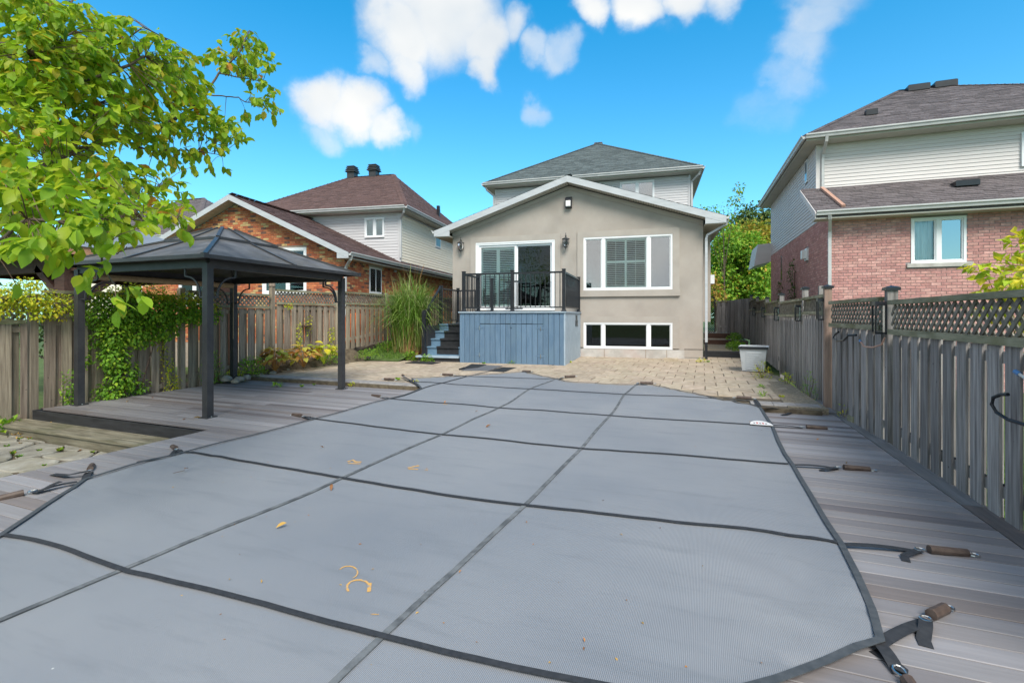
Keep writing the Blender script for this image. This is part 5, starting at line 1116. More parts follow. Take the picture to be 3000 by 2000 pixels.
for (hx, hz) in ((-6.38, 1.1), (-6.38, .32), (-4.56, 1.1), (-4.56, .32)):
    q = MB(); q.mesh([(hx-.17, yF-.006, hz), (hx, yF-.006, hz+.035), (hx+.17, yF-.006, hz), (hx, yF-.006, hz-.035), (hx-.17, yF, hz), (hx, yF, hz+.035), (hx+.17, yF, hz), (hx, yF, hz-.035)], [(0, 3, 2, 1), (0, 1, 5, 4), (1, 2, 6, 5), (2, 3, 7, 6), (3, 0, 4, 7)])
    h_ = q.build('hinge', M['porch'], PO); q = MB(); q.tube([(hx, yF-.012, hz-.06), (hx, yF-.012, hz+.06)], .009, 6); q.build('hinge_pin', M['steel'], h_)
q = MB(); q.tube([(-5.42, yF-.01, 1.25), (-5.42, yF-.03, 1.22), (-5.42, yF-.03, 1.13), (-5.40, yF-.01, 1.12)], .012, 6); q.build('hatch_latch', M['porch'], PO)
# small lettered metal plaque on the porch side (words too blurred to read): frame and raised strokes
pq = MB()
Y0 = -1.15
for (y0_, y1_, z0_, z1_) in ((Y0-.02, Y0+.4, 1.46, 1.475), (Y0-.08, Y0+.5, 1.29, 1.305), (Y0-.08, Y0+.5, 1.13, 1.145), (Y0, Y0+.03, 1.31, 1.46), (Y0+.14, Y0+.18, 1.31, 1.46), (Y0+.26, Y0+.3, 1.31, 1.44), (Y0-.08, Y0-.05, 1.145, 1.29), (Y0+.06, Y0+.1, 1.15, 1.29), (Y0+.2, Y0+.24, 1.15, 1.29), (Y0+.34, Y0+.38, 1.15, 1.29)): pq.box(s1, s1+.014, y0_, y1_, z0_, z1_)
pq.build('plaque', M['chrome_lamp'], PO)
def newel(root, x_, y_, z0_, z1_, s_=.045, cap=True, base=True):
    q = MB(); q.box(x_-s_, x_+s_, y_-s_, y_+s_, z0_, z1_); p_ = q.build('railing_post', M['black'], root)
    if base: q = MB(); q.lathe([(s_*2.1, 0), (s_*2.1, .015), (s_*1.45, .06), (s_*1.2, .07)], (x_, y_, z0_), 4); q.v = [tuple(Vector((x_, y_, 0))+Matrix.Rotation(R_(45), 3, 'Z')@(Vector(v_)-Vector((x_, y_, 0)))) for v_ in q.v]; q.build('post_base', M['black'], p_)
    if cap: q = MB(); q.bbox(x_-s_-.008, x_+s_+.008, y_-s_-.008, y_+s_+.008, z1_, z1_+.02, .008); q.build('post_cap', M['black'], p_)
def railrun(root, a_, b_, h0, h1, n_, m__='black', tw=.055):
    a_, b_ = Vector(a_), Vector(b_); q = MB(); q.bar(a_+Vector((0, 0, h1)), b_+Vector((0, 0, h1)), tw, .05); q.build('top_rail', M[m__], root)
    q = MB(); q.bar(a_+Vector((0, 0, h0)), b_+Vector((0, 0, h0)), .035, .035); q.build('bottom_rail', M[m__], root)
    for i in range(n_):
        p_ = a_.lerp(b_, (i+.5)/n_); q = MB(); q.box(p_.x-.01, p_.x+.01, p_.y-.01, p_.y+.01, p_.z+h0, p_.z+h1-.02); q.build('baluster', M[m__], root)
for (x_, y_) in ((-6.9, yF+.08), (-5.41, yF+.08), (-3.92, yF+.08), (-6.9, -1.75), (-6.9, -.35), (-3.92, -.1)): newel(PO, x_, y_, zT, zT+1.17)
railrun(PO, (-6.86, yF+.08, zT), (-5.45, yF+.08, zT), .12, 1.1, 10); railrun(PO, (-5.37, yF+.08, zT), (-3.96, yF+.08, zT), .12, 1.1, 10)
railrun(PO, (-3.92, yF+.12, zT), (-3.92, -.14, zT), .12, 1.1, 22); railrun(PO, (-6.9, yF+.12, zT), (-6.9, -1.8, zT), .12, 1.1, 9); railrun(PO, (-6.4, -.4, zT), (-5.75, -.55, zT), .12, 1.05, 5)

SR_ = thing('stairs', 'blue stairs with black rubber runner and black railing left of the blue porch', 'stairs', (.02, 16.47, 0), math.atan2(.0964, .9953))
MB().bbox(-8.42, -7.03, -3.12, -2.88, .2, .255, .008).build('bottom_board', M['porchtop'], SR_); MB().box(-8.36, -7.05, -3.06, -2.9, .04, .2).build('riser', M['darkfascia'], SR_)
ts = [(-2.88, .29, .52), (-2.62, .52, .75), (-2.32, .75, .97), (-2.0, .97, 1.19)]
for i, (y_, z0_, z1_) in enumerate(ts):
    y2 = ts[i+1][0] if i < 3 else -.1; L0 = -8.14
    MB().box(L0, -7.03, y_, y2+.02, z0_-.25, z1_-.04).build('riser', M['stair'], SR_); MB().bbox(L0-.01, -7.03, y_-.035, y2, z1_-.04, z1_, .006).build('tread', M['stair'], SR_)
    q = MB(); x0, x1 = -7.83, -7.03 if i else -7.12; q.box(x0, x1, y_-.006, y_+.0, z0_+.0, z1_-.045); q.box(x0, x1, y_-.042, y_-.034, z1_-.045, z1_+.006); q.box(x0, x1, y_-.042, y2-.006, z1_+.001, z1_+.007); q.build('runner', M['rubber'], SR_)
MB().box(-8.2, -8.14, -2.9, -.1, .05, 1.15).build('stringer', M['darkfascia'], SR_)
newel(SR_, -8.2, -3.0, .26, 1.6, .05); newel(SR_, -8.2, -1.75, 1.19, 2.42, .05); newel(SR_, -7.45, -.3, 1.19, 2.42, .04); newel(SR_, -8.2, -.3, 1.19, 2.42, .045)
a_, b_ = Vector((-8.2, -2.95, .26)), Vector((-8.2, -1.8, 1.19)); q = MB(); q.bar(a_+Vector((0, 0, 1.25)), b_+Vector((0, 0, 1.2)), .06, .05); q.build('top_rail', M['black'], SR_); q = MB(); q.bar(a_+Vector((0, 0, .2)), b_+Vector((0, 0, .12)), .035, .035); q.build('bottom_rail', M['black'], SR_)
for i in range(9): p_ = a_.lerp(b_, (i+.6)/9.4); MB().box(p_.x-.01, p_.x+.01, p_.y-.01, p_.y+.01, p_.z+.18, p_.z+1.2).build('baluster', M['black'], SR_)
railrun(SR_, (-8.15, -.3, 1.19), (-7.5, -.3, 1.19), .1, 1.15, 7); railrun(SR_, (-8.2, -1.7, 1.19), (-8.2, -.35, 1.19), .1, 1.15, 10)

# wall lanterns and floodlight
rz_m = math.atan2(.0964, .9953); MW = Matrix.Translation((.02, 16.47, 0)) @ Matrix.Rotation(rz_m, 4, 'Z')
for (s_, z_, lb_) in ((-8.15, 3.95, 'bronze carriage lantern on the stucco wall left of the patio door'), (-4.35, 3.93, 'bronze carriage lantern on the wall between patio door and big window')):
    t_ = thing('wall_lantern', lb_, 'lantern', tuple(MW @ Vector((s_, 0, z_))), rz_m, 'bronze lanterns beside the patio door')
    q = MB(); q.tube([(0, -.01, .0), (0, -.06, .16), (0, -.12, .22), (0, -.17, .2)], .012, 6); q.bbox(-.05, .05, -.02, 0, -.08, .12, .008); q.build('wall_bracket', M['chrome_lamp'], t_)
    q = MB(); q.lathe([(.0, .33), (.012, .3), (.01, .26), (.03, .22), (.012, .2), (.035, .17), (.075, .14), (.13, .12), (.135, .1), (.1, .1)], (0, -.17, .0), 10); q.build('lantern_top', M['chrome_lamp'], t_)
    q = MB(); q.lathe([(.1, .1), (.115, .0), (.1, -.09), (.06, -.13)], (0, -.17, 0), 8); q.build('glass', M['lampglass'], t_)
    for i in range(8): a_ = i*math.pi/4; q = MB(); q.tube([(.102*math.cos(a_), -.17+.102*math.sin(a_), .1), (.118*math.cos(a_), -.17+.118*math.sin(a_), .0), (.103*math.cos(a_), -.17+.103*math.sin(a_), -.09), (.062*math.cos(a_), -.17+.062*math.sin(a_), -.13)], .006, 4); q.build('lantern_rib', M['chrome_lamp'], t_)
    q = MB(); q.lathe([(.06, -.13), (.07, -.15), (.04, -.18), (.012, -.2), (.02, -.225), (.0, -.26)], (0, -.17, 0), 10); q.build('finial', M['chrome_lamp'], t_)
t_ = thing('floodlight', 'black wall pack floodlight with frosted lens high in the gable', 'light', tuple(MW @ Vector((-4.27, 0, 5.1))), rz_m)
q = MB(); q.prism([(-.11, 0, .38), (-.11, -.05, .38), (-.11, -.15, .3), (-.11, -.16, .02), (-.11, 0, .0)], (.22, 0, 0)); q.build('housing', M['black'], t_)
q = MB(); q.prism([(-.08, -.155, .24), (-.08, -.175, .22), (-.08, -.18, .05), (-.08, -.158, .03)], (.16, 0, 0)); q.build('lens', M['label'], t_)
# ============================================================ VEGETATION
UP = Vector((0, 0, 1))
# ---- tree whose boughs hang into the picture from the left
TR = thing('tree', 'broad leaved yellow-green tree hanging over the gazebo from the left', 'tree', (-7.4, 1.6, -.3))
TL = Vector(TR.location); r = random.Random(21)
def loc(p): return Vector(p)-TL
crown0 = Vector((-6.9, 2.3, 3.3))
q = MB(); q.tube([loc((-7.4, 1.6, -.4)), loc((-7.35, 1.7, 1.2)), loc((-7.2, 1.9, 2.3)), loc(crown0)], .17, 12, .11); q.build('trunk', M['bark'], TR, smooth=True)
limbs = [
 ([(-400, 330, 4.6), (0, 250, 4.3), (110, 252, 4.3), (215, 238, 4.3), (280, 228, 4.4), (380, 192, 4.5), (425, 165, 4.6)], .03, .01),
 ([(-300, 560, 4.5), (60, 520, 4.4), (185, 452, 4.5), (260, 432, 4.7), (330, 415, 4.9), (410, 398, 5.1), (478, 372, 5.3), (560, 318, 5.5), (600, 280, 5.6), (640, 215, 5.7), (700, 160, 5.8), (730, 90, 5.9)], .034, .006),
 ([(600, 278, 5.6), (650, 282, 5.7), (700, 286, 5.8), (718, 300, 5.8), (760, 300, 5.9), (800, 335, 6.0)], .008, .004),
 ([(640, 215, 5.7), (705, 228, 5.8), (770, 240, 5.9)], .008, .004),
 ([(-300, 80, 4.2), (0, 128, 4.0), (90, 150, 4.0), (150, 140, 4.1), (215, 95, 4.2)], .02, .006),
 ([(-200, 0, 4.0), (0, 22, 3.9), (60, 20, 3.9), (100, -30, 4.0)], .018, .006), ([(150, 60, 4.3), (200, 30, 4.3), (225, -20, 4.4)], .012, .006),
 ([(-200, 170, 3.9), (20, 170, 3.9), (80, 165, 3.9), (100, 150, 4.0)], .014, .005),
 ([(-200, 240, 3.9), (0, 300, 3.9), (60, 315, 4.0), (140, 322, 4.1), (230, 300, 4.3), (270, 345, 4.4), (290, 300, 4.5)], .014, .005),
 ([(380, 425, 5.0), (450, 442, 5.1), (510, 438, 5.2), (560, 442, 5.3), (650, 455, 5.5)], .012, .004),
 ([(260, 150, 4.4), (310, 140, 4.6), (360, 125, 4.7), (420, 80, 4.8), (480, 110, 5.0)], .012, .004),
 ([(-300, 720, 3.4), (30, 560, 3.4), (120, 505, 3.6), (160, 470, 3.8), (250, 440, 4.2)], .02, .008),
 ([(120, 505, 3.6), (200, 540, 3.6), (290, 530, 3.8), (400, 580, 4.2), (470, 545, 4.5)], .012, .005),
 ([(-200, 820, 2.9), (20, 690, 2.8), (80, 640, 2.8), (170, 650, 2.9), (260, 670, 3.0), (296, 722, 3.0), (303, 790, 3.0), (340, 835, 3.0)], .012, .004),
 ([(296, 722, 3.0), (345, 745, 3.1), (372, 725, 3.2)], .005, .003), ([(170, 650, 2.9), (300, 640, 3.1), (420, 645, 3.4), (520, 640, 3.6)], .008, .004),
 ([(380, 385, 5.0), (375, 330, 5.0), (385, 280, 5.0), (420, 250, 5.0)], .008, .004), ([(290, 400, 4.8), (270, 310, 4.7), (240, 270, 4.6)], .008, .004)]
nodes = []
for pts_, r0, r1 in limbs:
    P = [dp(*a_) for a_ in pts_]; O = [P[0]]
    for a_, b_ in zip(P, P[1:]):
        for i in range(1, 5): O.append(a_.lerp(b_, i/4)+rvec(r)*.006)
    q = MB(); q.tube([loc(p_) for p_ in O], r0, 7, r1); q.build('branch', M['bark'], TR, smooth=True); nodes += O
    if pts_[0][0] < -100: q = MB(); q.tube([loc(crown0), loc(crown0.lerp(O[0], .5)+Vector((0, 0, .1))), loc(O[0])], r0*1.8, 7, r0); q.build('branch', M['bark'], TR, smooth=True)
BLB = [(60, 40, 130, 80, 3.9, 120), (200, 90, 130, 90, 4.2, 120), (60, 170, 130, 70, 3.9, 110), (70, 270, 130, 80, 3.8, 120), (210, 200, 110, 70, 4.2, 90), (230, 310, 120, 80, 4.2, 110), (320, 230, 90, 80, 4.5, 70),
       (420, 145, 75, 55, 4.8, 60), (370, 75, 45, 28, 4.7, 22), (300, 110, 60, 45, 4.5, 40), (500, 175, 55, 50, 5.0, 45), (470, 240, 85, 55, 4.9, 70), (570, 240, 40, 45, 5.2, 25), (560, 300, 60, 50, 5.2, 45), (430, 320, 90, 55, 4.9, 60), (350, 360, 90, 60, 4.7, 60),
       (240, 420, 130, 60, 4.3, 90), (80, 400, 120, 70, 3.6, 90), (470, 400, 80, 45, 5.1, 50), (580, 370, 75, 45, 5.3, 45), (650, 380, 55, 35, 5.5, 28), (690, 400, 35, 22, 5.6, 12), (610, 430, 50, 30, 5.4, 22), (640, 480, 35, 20, 5.6, 10), (520, 470, 70, 35, 5.2, 30),
       (640, 165, 45, 30, 5.8, 22), (720, 130, 45, 42, 5.9, 34), (770, 160, 40, 40, 5.9, 24), (690, 190, 40, 35, 5.8, 22), (745, 215, 45, 40, 5.9, 26), (770, 270, 32, 38, 5.9, 18), (725, 290, 30, 22, 5.9, 9), (800, 325, 32, 22, 6.0, 14), (750, 330, 40, 22, 5.9, 10),
       (100, 520, 140, 60, 3.3, 80), (30, 600, 110, 70, 2.9, 55), (250, 520, 110, 55, 3.7, 70), (370, 520, 90, 45, 4.2, 45), (470, 540, 70, 35, 4.5, 26), (150, 620, 130, 55, 3.0, 60), (280, 610, 110, 50, 3.3, 50), (400, 610, 90, 45, 3.6, 38), (500, 600, 55, 45, 3.8, 20), (530, 660, 35, 45, 3.8, 10),
       (60, 690, 100, 45, 2.75, 30), (180, 700, 100, 40, 2.9, 28), (300, 680, 70, 45, 3.0, 20), (380, 650, 60, 35, 3.2, 14), (250, 815, 45, 30, 2.9, 8), (300, 800, 45, 25, 3.0, 8), (355, 850, 60, 30, 3.0, 10), (410, 870, 30, 22, 3.0, 4), (15, 835, 40, 20, 2.7, 4), (60, 330, 120, 90, 5.2, 60), (250, 250, 200, 150, 5.6, 110), (480, 300, 110, 90, 5.9, 40)]
leafvar = [leafmesh(.1, r.uniform(.045, .06), r.uniform(.1, .35), v_, M['leaf'], r.uniform(.1, .4)) for v_ in VARS for _ in (0, 1)]
LV = []; tw = MB()
for (u_, v_, ru, rv_, dep, n_) in BLB:
    ncl = max(1, int(n_/4.2*(2.7 if n_ > 14 else 1.5)))
    for _ in range(ncl):
        a_ = r.uniform(0, 2*math.pi); k_ = math.sqrt(r.random()); c = dp(u_+ru*k_*math.cos(a_), v_+rv_*k_*math.sin(a_), dep+r.uniform(-.35, .35))
        best = min(nodes, key=lambda p_: (p_-c).length_squared); d0 = (c-best)
        if d0.length < .6 and r.random() < .55: tw.tube([loc(best), loc(best.lerp(c, .5)+Vector((0, 0, .02))), loc(c)], .0035, 4, .002)
        d = (d0.normalized()+rvec(r)*.5+Vector((0, 0, -.15))).normalized()
        for i in range(r.randint(3, 6)):
            p_ = c+d*(i-1.5)*.028; dl = (d*r.uniform(.2, 1)+rvec(r)*.8+Vector((0, 0, -.5))).normalized(); nrm = (UP+rvec(r)*.75).normalized(); LV.append((p_, dl, nrm, r.uniform(.65, 1.2)))
tw.build('twigs', M['twig'], TR, kind='stuff')
def leafmat(p_, d, nrm, s_):
    y = d.normalized(); x = y.cross(nrm).normalized(); z = x.cross(y); m__ = Matrix((x, y, z)).transposed().to_4x4(); m__ = m__ @ Matrix.Diagonal((s_, s_, s_, 1)); m__.translation = p_; return m__
LV.sort(key=lambda a_: (a_[0]-Vector((0, 0, EYE))).dot(FW)); lm = MB()
for i, (p_, d, nrm, s_) in enumerate(LV):
    if i < 290:
        o = bpy.data.objects.new('leaf', r.choice(leafvar)); COL.objects.link(o); o.parent = TR; o.matrix_local = leafmat(loc(p_), d, nrm, s_)
    else: lm.var = r.random(); add_leaf6(lm, loc(p_), d, nrm, .1*s_, .058*s_, .25, rnd.uniform(.1, .35))
lm.build('foliage', M['leaf'], TR, kind='stuff', smooth=False)
# rest of the crown above and behind the camera's left
cm_ = MB()
for _ in range(26):
    c = Vector((-7.8, .6, 4.2))+Vector((r.uniform(-2.4, 1.6), r.uniform(-3, 1.2), r.uniform(-.8, 2.2)))
    clump(cm_, loc(c), (.7, .7, .5), 90, .1, .055, r)
cm_.build('foliage', M['leaf'], TR, kind='stuff')

# ---- vines on the left fence
def vine(label, blobs, m__, L_, w_, seed, stems=()):
    t_ = thing('vine', label, 'vine', (-9.8, blobs[0][1], 0)); T = Vector(t_.location); rr_ = random.Random(seed); q = MB()
    for (x_, y_, z_, rx, ry, rz_, n_) in blobs: clump(q, Vector((x_, y_, z_))-T, (rx, ry, rz_), n_, L_, w_, rr_, down=.6, shell=.35)
    q.build('foliage', m__, t_, kind='stuff')
    for s_ in stems: q = MB(); q.tube([Vector(p_)-T for p_ in s_], .012, 5, .006); q.build('stem', M['twig'], t_)
    return t_
def vy(u, x=-9.7): d = ray(u, 900); return d.y*x/d.x
vine('dense green vine hanging over the left fence between the gazebo posts', [
    (-9.7, 5.15, 1.55, .22, .35, .3, 500), (-9.65, 5.6, 1.6, .28, .45, .32, 800), (-9.6, 6.1, 1.55, .3, .45, .32, 800), (-9.6, 6.5, 1.5, .28, .4, .3, 700), (-9.7, 6.9, 1.5, .2, .3, .26, 350), (-9.7, 7.25, 1.45, .15, .25, .2, 160),
    (-9.6, 5.35, 1.15, .25, .3, .35, 650), (-9.6, 5.75, 1.15, .28, .35, .3, 650), (-9.6, 6.2, 1.2, .22, .35, .25, 420),
    (-9.6, 5.35, .75, .22, .26, .35, 520), (-9.6, 5.5, .4, .22, .3, .3, 450), (-9.65, 5.35, .1, .2, .3, .2, 300), (-9.62, 5.75, .15, .15, .2, .15, 120)], M['leaf_dk'], .062, .045, 31,
    [[(-9.65, 5.6, -.2), (-9.6, 5.5, .4), (-9.65, 5.4, 1), (-9.6, 5.6, 1.6)], [(-9.65, 5.75, -.2), (-9.6, 5.9, .5), (-9.6, 6.1, 1.2), (-9.65, 6.3, 1.6)]])
vine('yellow-green top growth of the big vine along the fence rail', [(-9.75, 5.5, 1.85, .2, .5, .14, 420), (-9.7, 6.1, 1.84, .22, .5, .14, 460), (-9.7, 6.7, 1.78, .2, .4, .14, 300), (-9.75, 7.2, 1.66, .14, .3, .16, 160), (-9.8, 6.0, 2.02, .12, .5, .14, 90), (-9.75, 7.0, 1.5, .12, .3, .2, 90)], M['leaf_yg'], .055, .035, 33)
vine('yellow leafed vine spilling over the fence left of the gazebo', [(-9.75, 4.0, 1.75, .2, .3, .2, 420), (-9.7, 4.3, 1.72, .2, .35, .22, 480), (-9.7, 4.6, 1.6, .2, .3, .22, 340), (-9.7, 4.35, 1.48, .16, .25, .12, 130), (-9.72, 4.9, 1.75, .12, .25, .1, 60), (-9.7, 3.9, 1.55, .12, .2, .15, 120), (-9.72, 4.25, 1.95, .15, .2, .1, 110)], M['leaf_yg'], .05, .034, 34)
vine('sparse green vine climbing the boards left of the gazebo post', [(-9.72, 4.75, .3, .08, .12, .3, 90), (-9.72, 4.8, .05, .1, .15, .2, 80), (-9.7, 5.0, .75, .08, .12, .2, 60), (-9.7, 5.1, 1.05, .08, .1, .15, 50)], M['leaf_dk'], .05, .035, 35)
vine('thin vine climbing the fence boards between the front and back gazebo posts', [(-9.72, 6.35, .5, .08, .14, .35, 130), (-9.72, 6.45, .1, .1, .18, .25, 150), (-9.7, 6.2, .9, .07, .12, .2, 50)], M['leaf_yg'], .045, .03, 36)
vine('leafy climber on the fence behind the bird feeder', [(-9.8, 9.75, .9, .06, .1, .45, 110), (-9.8, 10.1, 1.2, .06, .1, .3, 70), (-9.8, 9.4, 1.72, .06, .16, .08, 40), (-9.85, 11.0, .9, .08, .15, .25, 90)], M['leaf_yg'], .05, .035, 37)

# ---- shrubs and herbs as separate plants
def herb(name, label, cat, c, rad, n_, L_, w_, m__, seed, group=None, stems=6, grass=False, up=.5):
    t_ = thing(name, label, cat, tuple(c), 0, group); rr_ = random.Random(seed); q = MB()
    if grass:
        for i in range(n_):
            a_ = rr_.uniform(0, 6.28); e = Vector((math.cos(a_), math.sin(a_), 0)); b0 = e*rad[0]*.25*rr_.random(); q.var = rr_.random(); ll = L_*rr_.uniform(.6, 1.2)
            add_leaf(q, b0, (e*rr_.uniform(.2, .9)+UP), e.cross(UP)+UP*.2, ll, w_, .2, .35)
    else:
        for i in range(n_):
            v_ = rvec(rr_); v_.z = abs(v_.z); p_ = Vector((v_.x*rad[0], v_.y*rad[1], v_.z*rad[2])); q.var = rr_.random(); s_ = rr_.uniform(.7, 1.25)
            add_leaf(q, p_, (v_*Vector((1, 1, .3)).length*.6+rvec(rr_)*.6+Vector((0, 0, up*.4))).normalized(), (UP+rvec(rr_)*.6).normalized(), L_*s_, w_*s_)
    q.build('foliage', m__, t_, kind='stuff')
    for i in range(stems): a_ = rr_.uniform(0, 6.28); q = MB(); q.tube([(0, 0, -.02), (rad[0]*.6*math.cos(a_), rad[1]*.6*math.sin(a_), rad[2]*.75)], .004, 4, .002); q.build('stem', M['twig'], t_)
    return t_
def hz(x, y): return max(PZ-.02, bank_z(x, y)) if x < -9.2 or y > 12.4 else PZ
def hosta(label, c, R0, m__, seed, n_=46):
    t_ = thing('hosta', label, 'plant', tuple(c)); rr_ = random.Random(seed)
    for i in range(n_):
        a_ = rr_.uniform(0, 6.28); k_ = math.sqrt((i+.5)/n_); e = Vector((math.cos(a_), math.sin(a_), 0)); hh = .52-.3*k_*k_+rr_.uniform(-.03, .05); b0 = e*R0*.72*k_+UP*hh
        l_ = leafmesh(.2*rr_.uniform(.8, 1.15), .12, .3, rr_.choice(VARS), m__, .45); o = bpy.data.objects.new('leaf', l_); COL.objects.link(o); o.parent = t_
        o.matrix_local = leafmat(b0, (e*1.0+UP*rr_.uniform(-.2, .5)+rvec(rr_)*.25), UP+e*.3+rvec(rr_)*.3, 1)
        if i % 3 == 0: q = MB(); q.tube([(0, 0, 0), tuple(b0*.6+UP*.05), tuple(b0)], .005, 4, .004); q.build('stem', m__, t_)
hosta('orange and yellow hosta, left half of the clump by the left fence', (-9.55, 8.75, .12), .42, M['leaf_or'], 51, 70)
hosta('yellow hosta with drooping green-gold leaves beside the orange one', (-9.45, 9.55, .14), .45, M['leaf_or'], 52, 70)
hosta('pale golden hosta at the right end of the clump', (-9.4, 10.2, .16), .36, M['leaf_yg'], 53, 40)
herb('shrub', 'low green bushy plant at the foot of the fence left of the orange hosta', 'shrub', (-9.6, 8.15, .1), (.3, .35, .42), 420, .06, .03, M['leaf_dk'], 54)
herb('shrub', 'upright feathery green weed against the fence behind the back gazebo post', 'weed', (-9.75, 7.3, -.02), (.16, .25, .75), 420, .055, .02, M['leaf_dk'], 55)
herb('shrub', 'green tuft between the back gazebo post and the pavers', 'weed', (-9.65, 7.75, .0), (.22, .25, .25), 200, .05, .03, M['leaf_yg'], 56)
herb('shrub', 'fine green mound at the edge of the lawn behind the right gazebo post', 'shrub', (-9.3, 11.9, .2), (.38, .35, .26), 420, .05, .02, M['leaf_dk'], 57)
herb('shrub', 'dark green low mound beyond the rocks in front of the fence', 'shrub', (-9.3, 12.9, .35), (.5, .4, .3), 420, .055, .02, M['leaf_dk'], 58)
herb('shrub', 'yellow flowering weed at the fence right of the hosta clump', 'weed', (-9.7, 10.9, .3), (.25, .3, .32), 220, .05, .03, M['leaf_yg'], 59)
herb('shrub', 'green plant beside the pale rocks', 'shrub', (-9.55, 10.6, .15), (.3, .3, .22), 220, .05, .03, M['leaf_dk'], 60)
herb('shrub', 'leafy weed at the foot of the blue stairs left corner', 'weed', (-8.35, 12.75, .08), (.28, .2, .3), 240, .055, .04, M['leaf_dk'], 61)
herb('shrub', 'leafy weed growing in front of the lowest stair board', 'weed', (-7.65, 12.55, .08), (.22, .15, .22), 180, .055, .04, M['leaf_dk'], 62)
herb('shrub', 'dark green ground cover beside the alley steps', 'shrub', (1.25, 20.6, .15), (.42, 2.2, .3), 900, .07, .05, M['leaf_dk'], 63)
herb('shrub', 'green bush against the end of the alley fence', 'shrub', (1.35, 23.8, .3), (.35, 1.2, .4), 500, .07, .05, M['leaf_dk'], 64)
herb('shrub', 'yellow-green straggly weed in front of the plastic bin', 'weed', (1.22, 11.9, .07), (.2, .3, .4), 200, .04, .025, M['leaf_yg'], 65, stems=10)
herb('shrub', 'fine grassy weed tuft against the fence left of the cedar post', 'weed', (1.72, 9.7, 0), (.12, .25, .5), 130, .06, .012, M['leaf_dk'], 66)
herb('shrub', 'small weed with a yellow flower between deck border and fence', 'weed', (1.9, 8.2, -.1), (.1, .3, .3), 60, .05, .015, M['leaf_yg'], 67)
herb('shrub', 'green weed at the base of the fence beyond the dark rocks', 'weed', (1.6, 11.2, 0), (.15, .3, .3), 130, .05, .02, M['leaf_yg'], 68)
herb('shrub', 'clump of leaves at the lower left corner by the timber step', 'shrub', (-9.75, 3.9, -.35), (.28, .35, .3), 160, .09, .06, M['leaf_dk'], 69)
# weeds in joints: small tufts, each one plant
wd_ = [(gp(92, 1258, FZ), .11, 'near the step'), (gp(60, 1285, FZ), .07, ''), (gp(88, 1287, FZ), .07, ''), (gp(115, 1320, FZ), .07, ''), (gp(242, 1300, FZ), .12, ''), (gp(300, 1296, FZ), .12, ''), (gp(395, 1300, FZ), .12, ''), (gp(175, 1318, FZ), .09, ''), (gp(38, 1327, FZ), .08, ''), (gp(20, 1307, FZ), .07, ''), (gp(270, 1324, FZ), .06, ''), (gp(55, 1337, FZ), .08, ''), (gp(130, 1362, FZ), .05, ''), (gp(268, 1288, FZ), .07, ''),
      (gp(1165, 1112, PZ), .13, ''), (gp(1217, 1122, PZ), .08, ''), (gp(1418, 1065, PZ), .12, ''), (gp(1498, 1066, PZ), .13, ''), (gp(1670, 1062, PZ), .13, ''), (gp(812, 1131, .02), .12, ''), (gp(884, 1131, .02), .09, ''), (gp(1030, 1130, .02), .1, ''), (gp(920, 1126, .02), .07, ''), (gp(2235, 1160, PZ), .1, ''), (gp(2290, 1163, PZ), .09, ''), (gp(2230, 1135, PZ), .08, ''), (gp(1070, 1128, .02), .07, ''), (gp(2055, 1060, PZ), .16, ''), (gp(2075, 1060, PZ), .12, '')]
for i, (p_, s_, _) in enumerate(wd_):
    herb('weed', 'small green weed tuft growing in a joint of the paving', 'weed', (p_.x, p_.y, p_.z-.01), (s_*.8, s_*.8, s_*.7), 34, s_*.55, s_*.2, M['leaf_yg' if i % 3 == 0 else 'leaf_dk'] if i > 13 else M['leaf_tree'], 100+i, 'weed tufts in the paving joints', 2, grass=(i % 2 == 0 or i < 14))

# ---- tall ornamental grass by the stairs
OG = thing('ornamental_grass', 'tall arching green and straw grass clump left of the blue stairs', 'grass', (-8.75, 13.35, .12)); rr_ = random.Random(77)
gr_, dr_, pl = MB(), MB(), MB()
def blade(mb, b0, e, L_, w_, droop, n_=6, var=0):
    mb.var = var; P = []
    for i in range(n_+1):
        t_ = i/n_; P.append(b0+UP*(L_*(t_-droop*t_**3*.68))+e*(L_*(.1*t_+droop*.5*t_*t_)))
    s_ = e.cross(UP).normalized(); i0 = len(mb.v)
    for i, p_ in enumerate(P): ww = w_*(1-(i/n_)**2.2)*.5+.0006; mb.v += [tuple(p_-s_*ww), tuple(p_+s_*ww)]
    for i in range(n_): mb.f.append((i0+2*i, i0+2*i+1, i0+2*i+3, i0+2*i+2)); mb.a.append(var)
for i in range(2300):
    a_ = rr_.uniform(0, 6.28); e = Vector((math.cos(a_), math.sin(a_), 0)); b0 = Vector((rr_.gauss(0, .2), rr_.gauss(0, .2), rr_.uniform(.2, .8))); L_ = rr_.uniform(1.3, 2.45); blade(gr_, b0, (e+b0*Vector((1, 1, 0)).length*.3).normalized(), L_, rr_.uniform(.018, .032), rr_.uniform(.2, 1.25), 7, rr_.random())
for i in range(1200):
    a_ = rr_.uniform(0, 6.28); e = Vector((math.cos(a_), math.sin(a_), 0)); b0 = Vector((rr_.gauss(0, .2), rr_.gauss(0, .2), 0)); blade(dr_, b0, e, rr_.uniform(.7, 1.55), rr_.uniform(.01, .018), rr_.uniform(0, .45), 5, rr_.random())
for i in range(7):
    e = Vector((rr_.uniform(-.5, .6), rr_.uniform(-.5, .5), 0)); q = MB(); P = [e*.2, e*.3+UP*1.6, e*.5+UP*2.6, e*.7+UP*3.0]; q.tube(P, .004, 4, .002); q.build('flower_stalk', M['straw'], OG)
gr_.build('blades', M['blade'], OG, kind='stuff'); dr_.build('dry_blades', M['straw'], OG, kind='stuff')

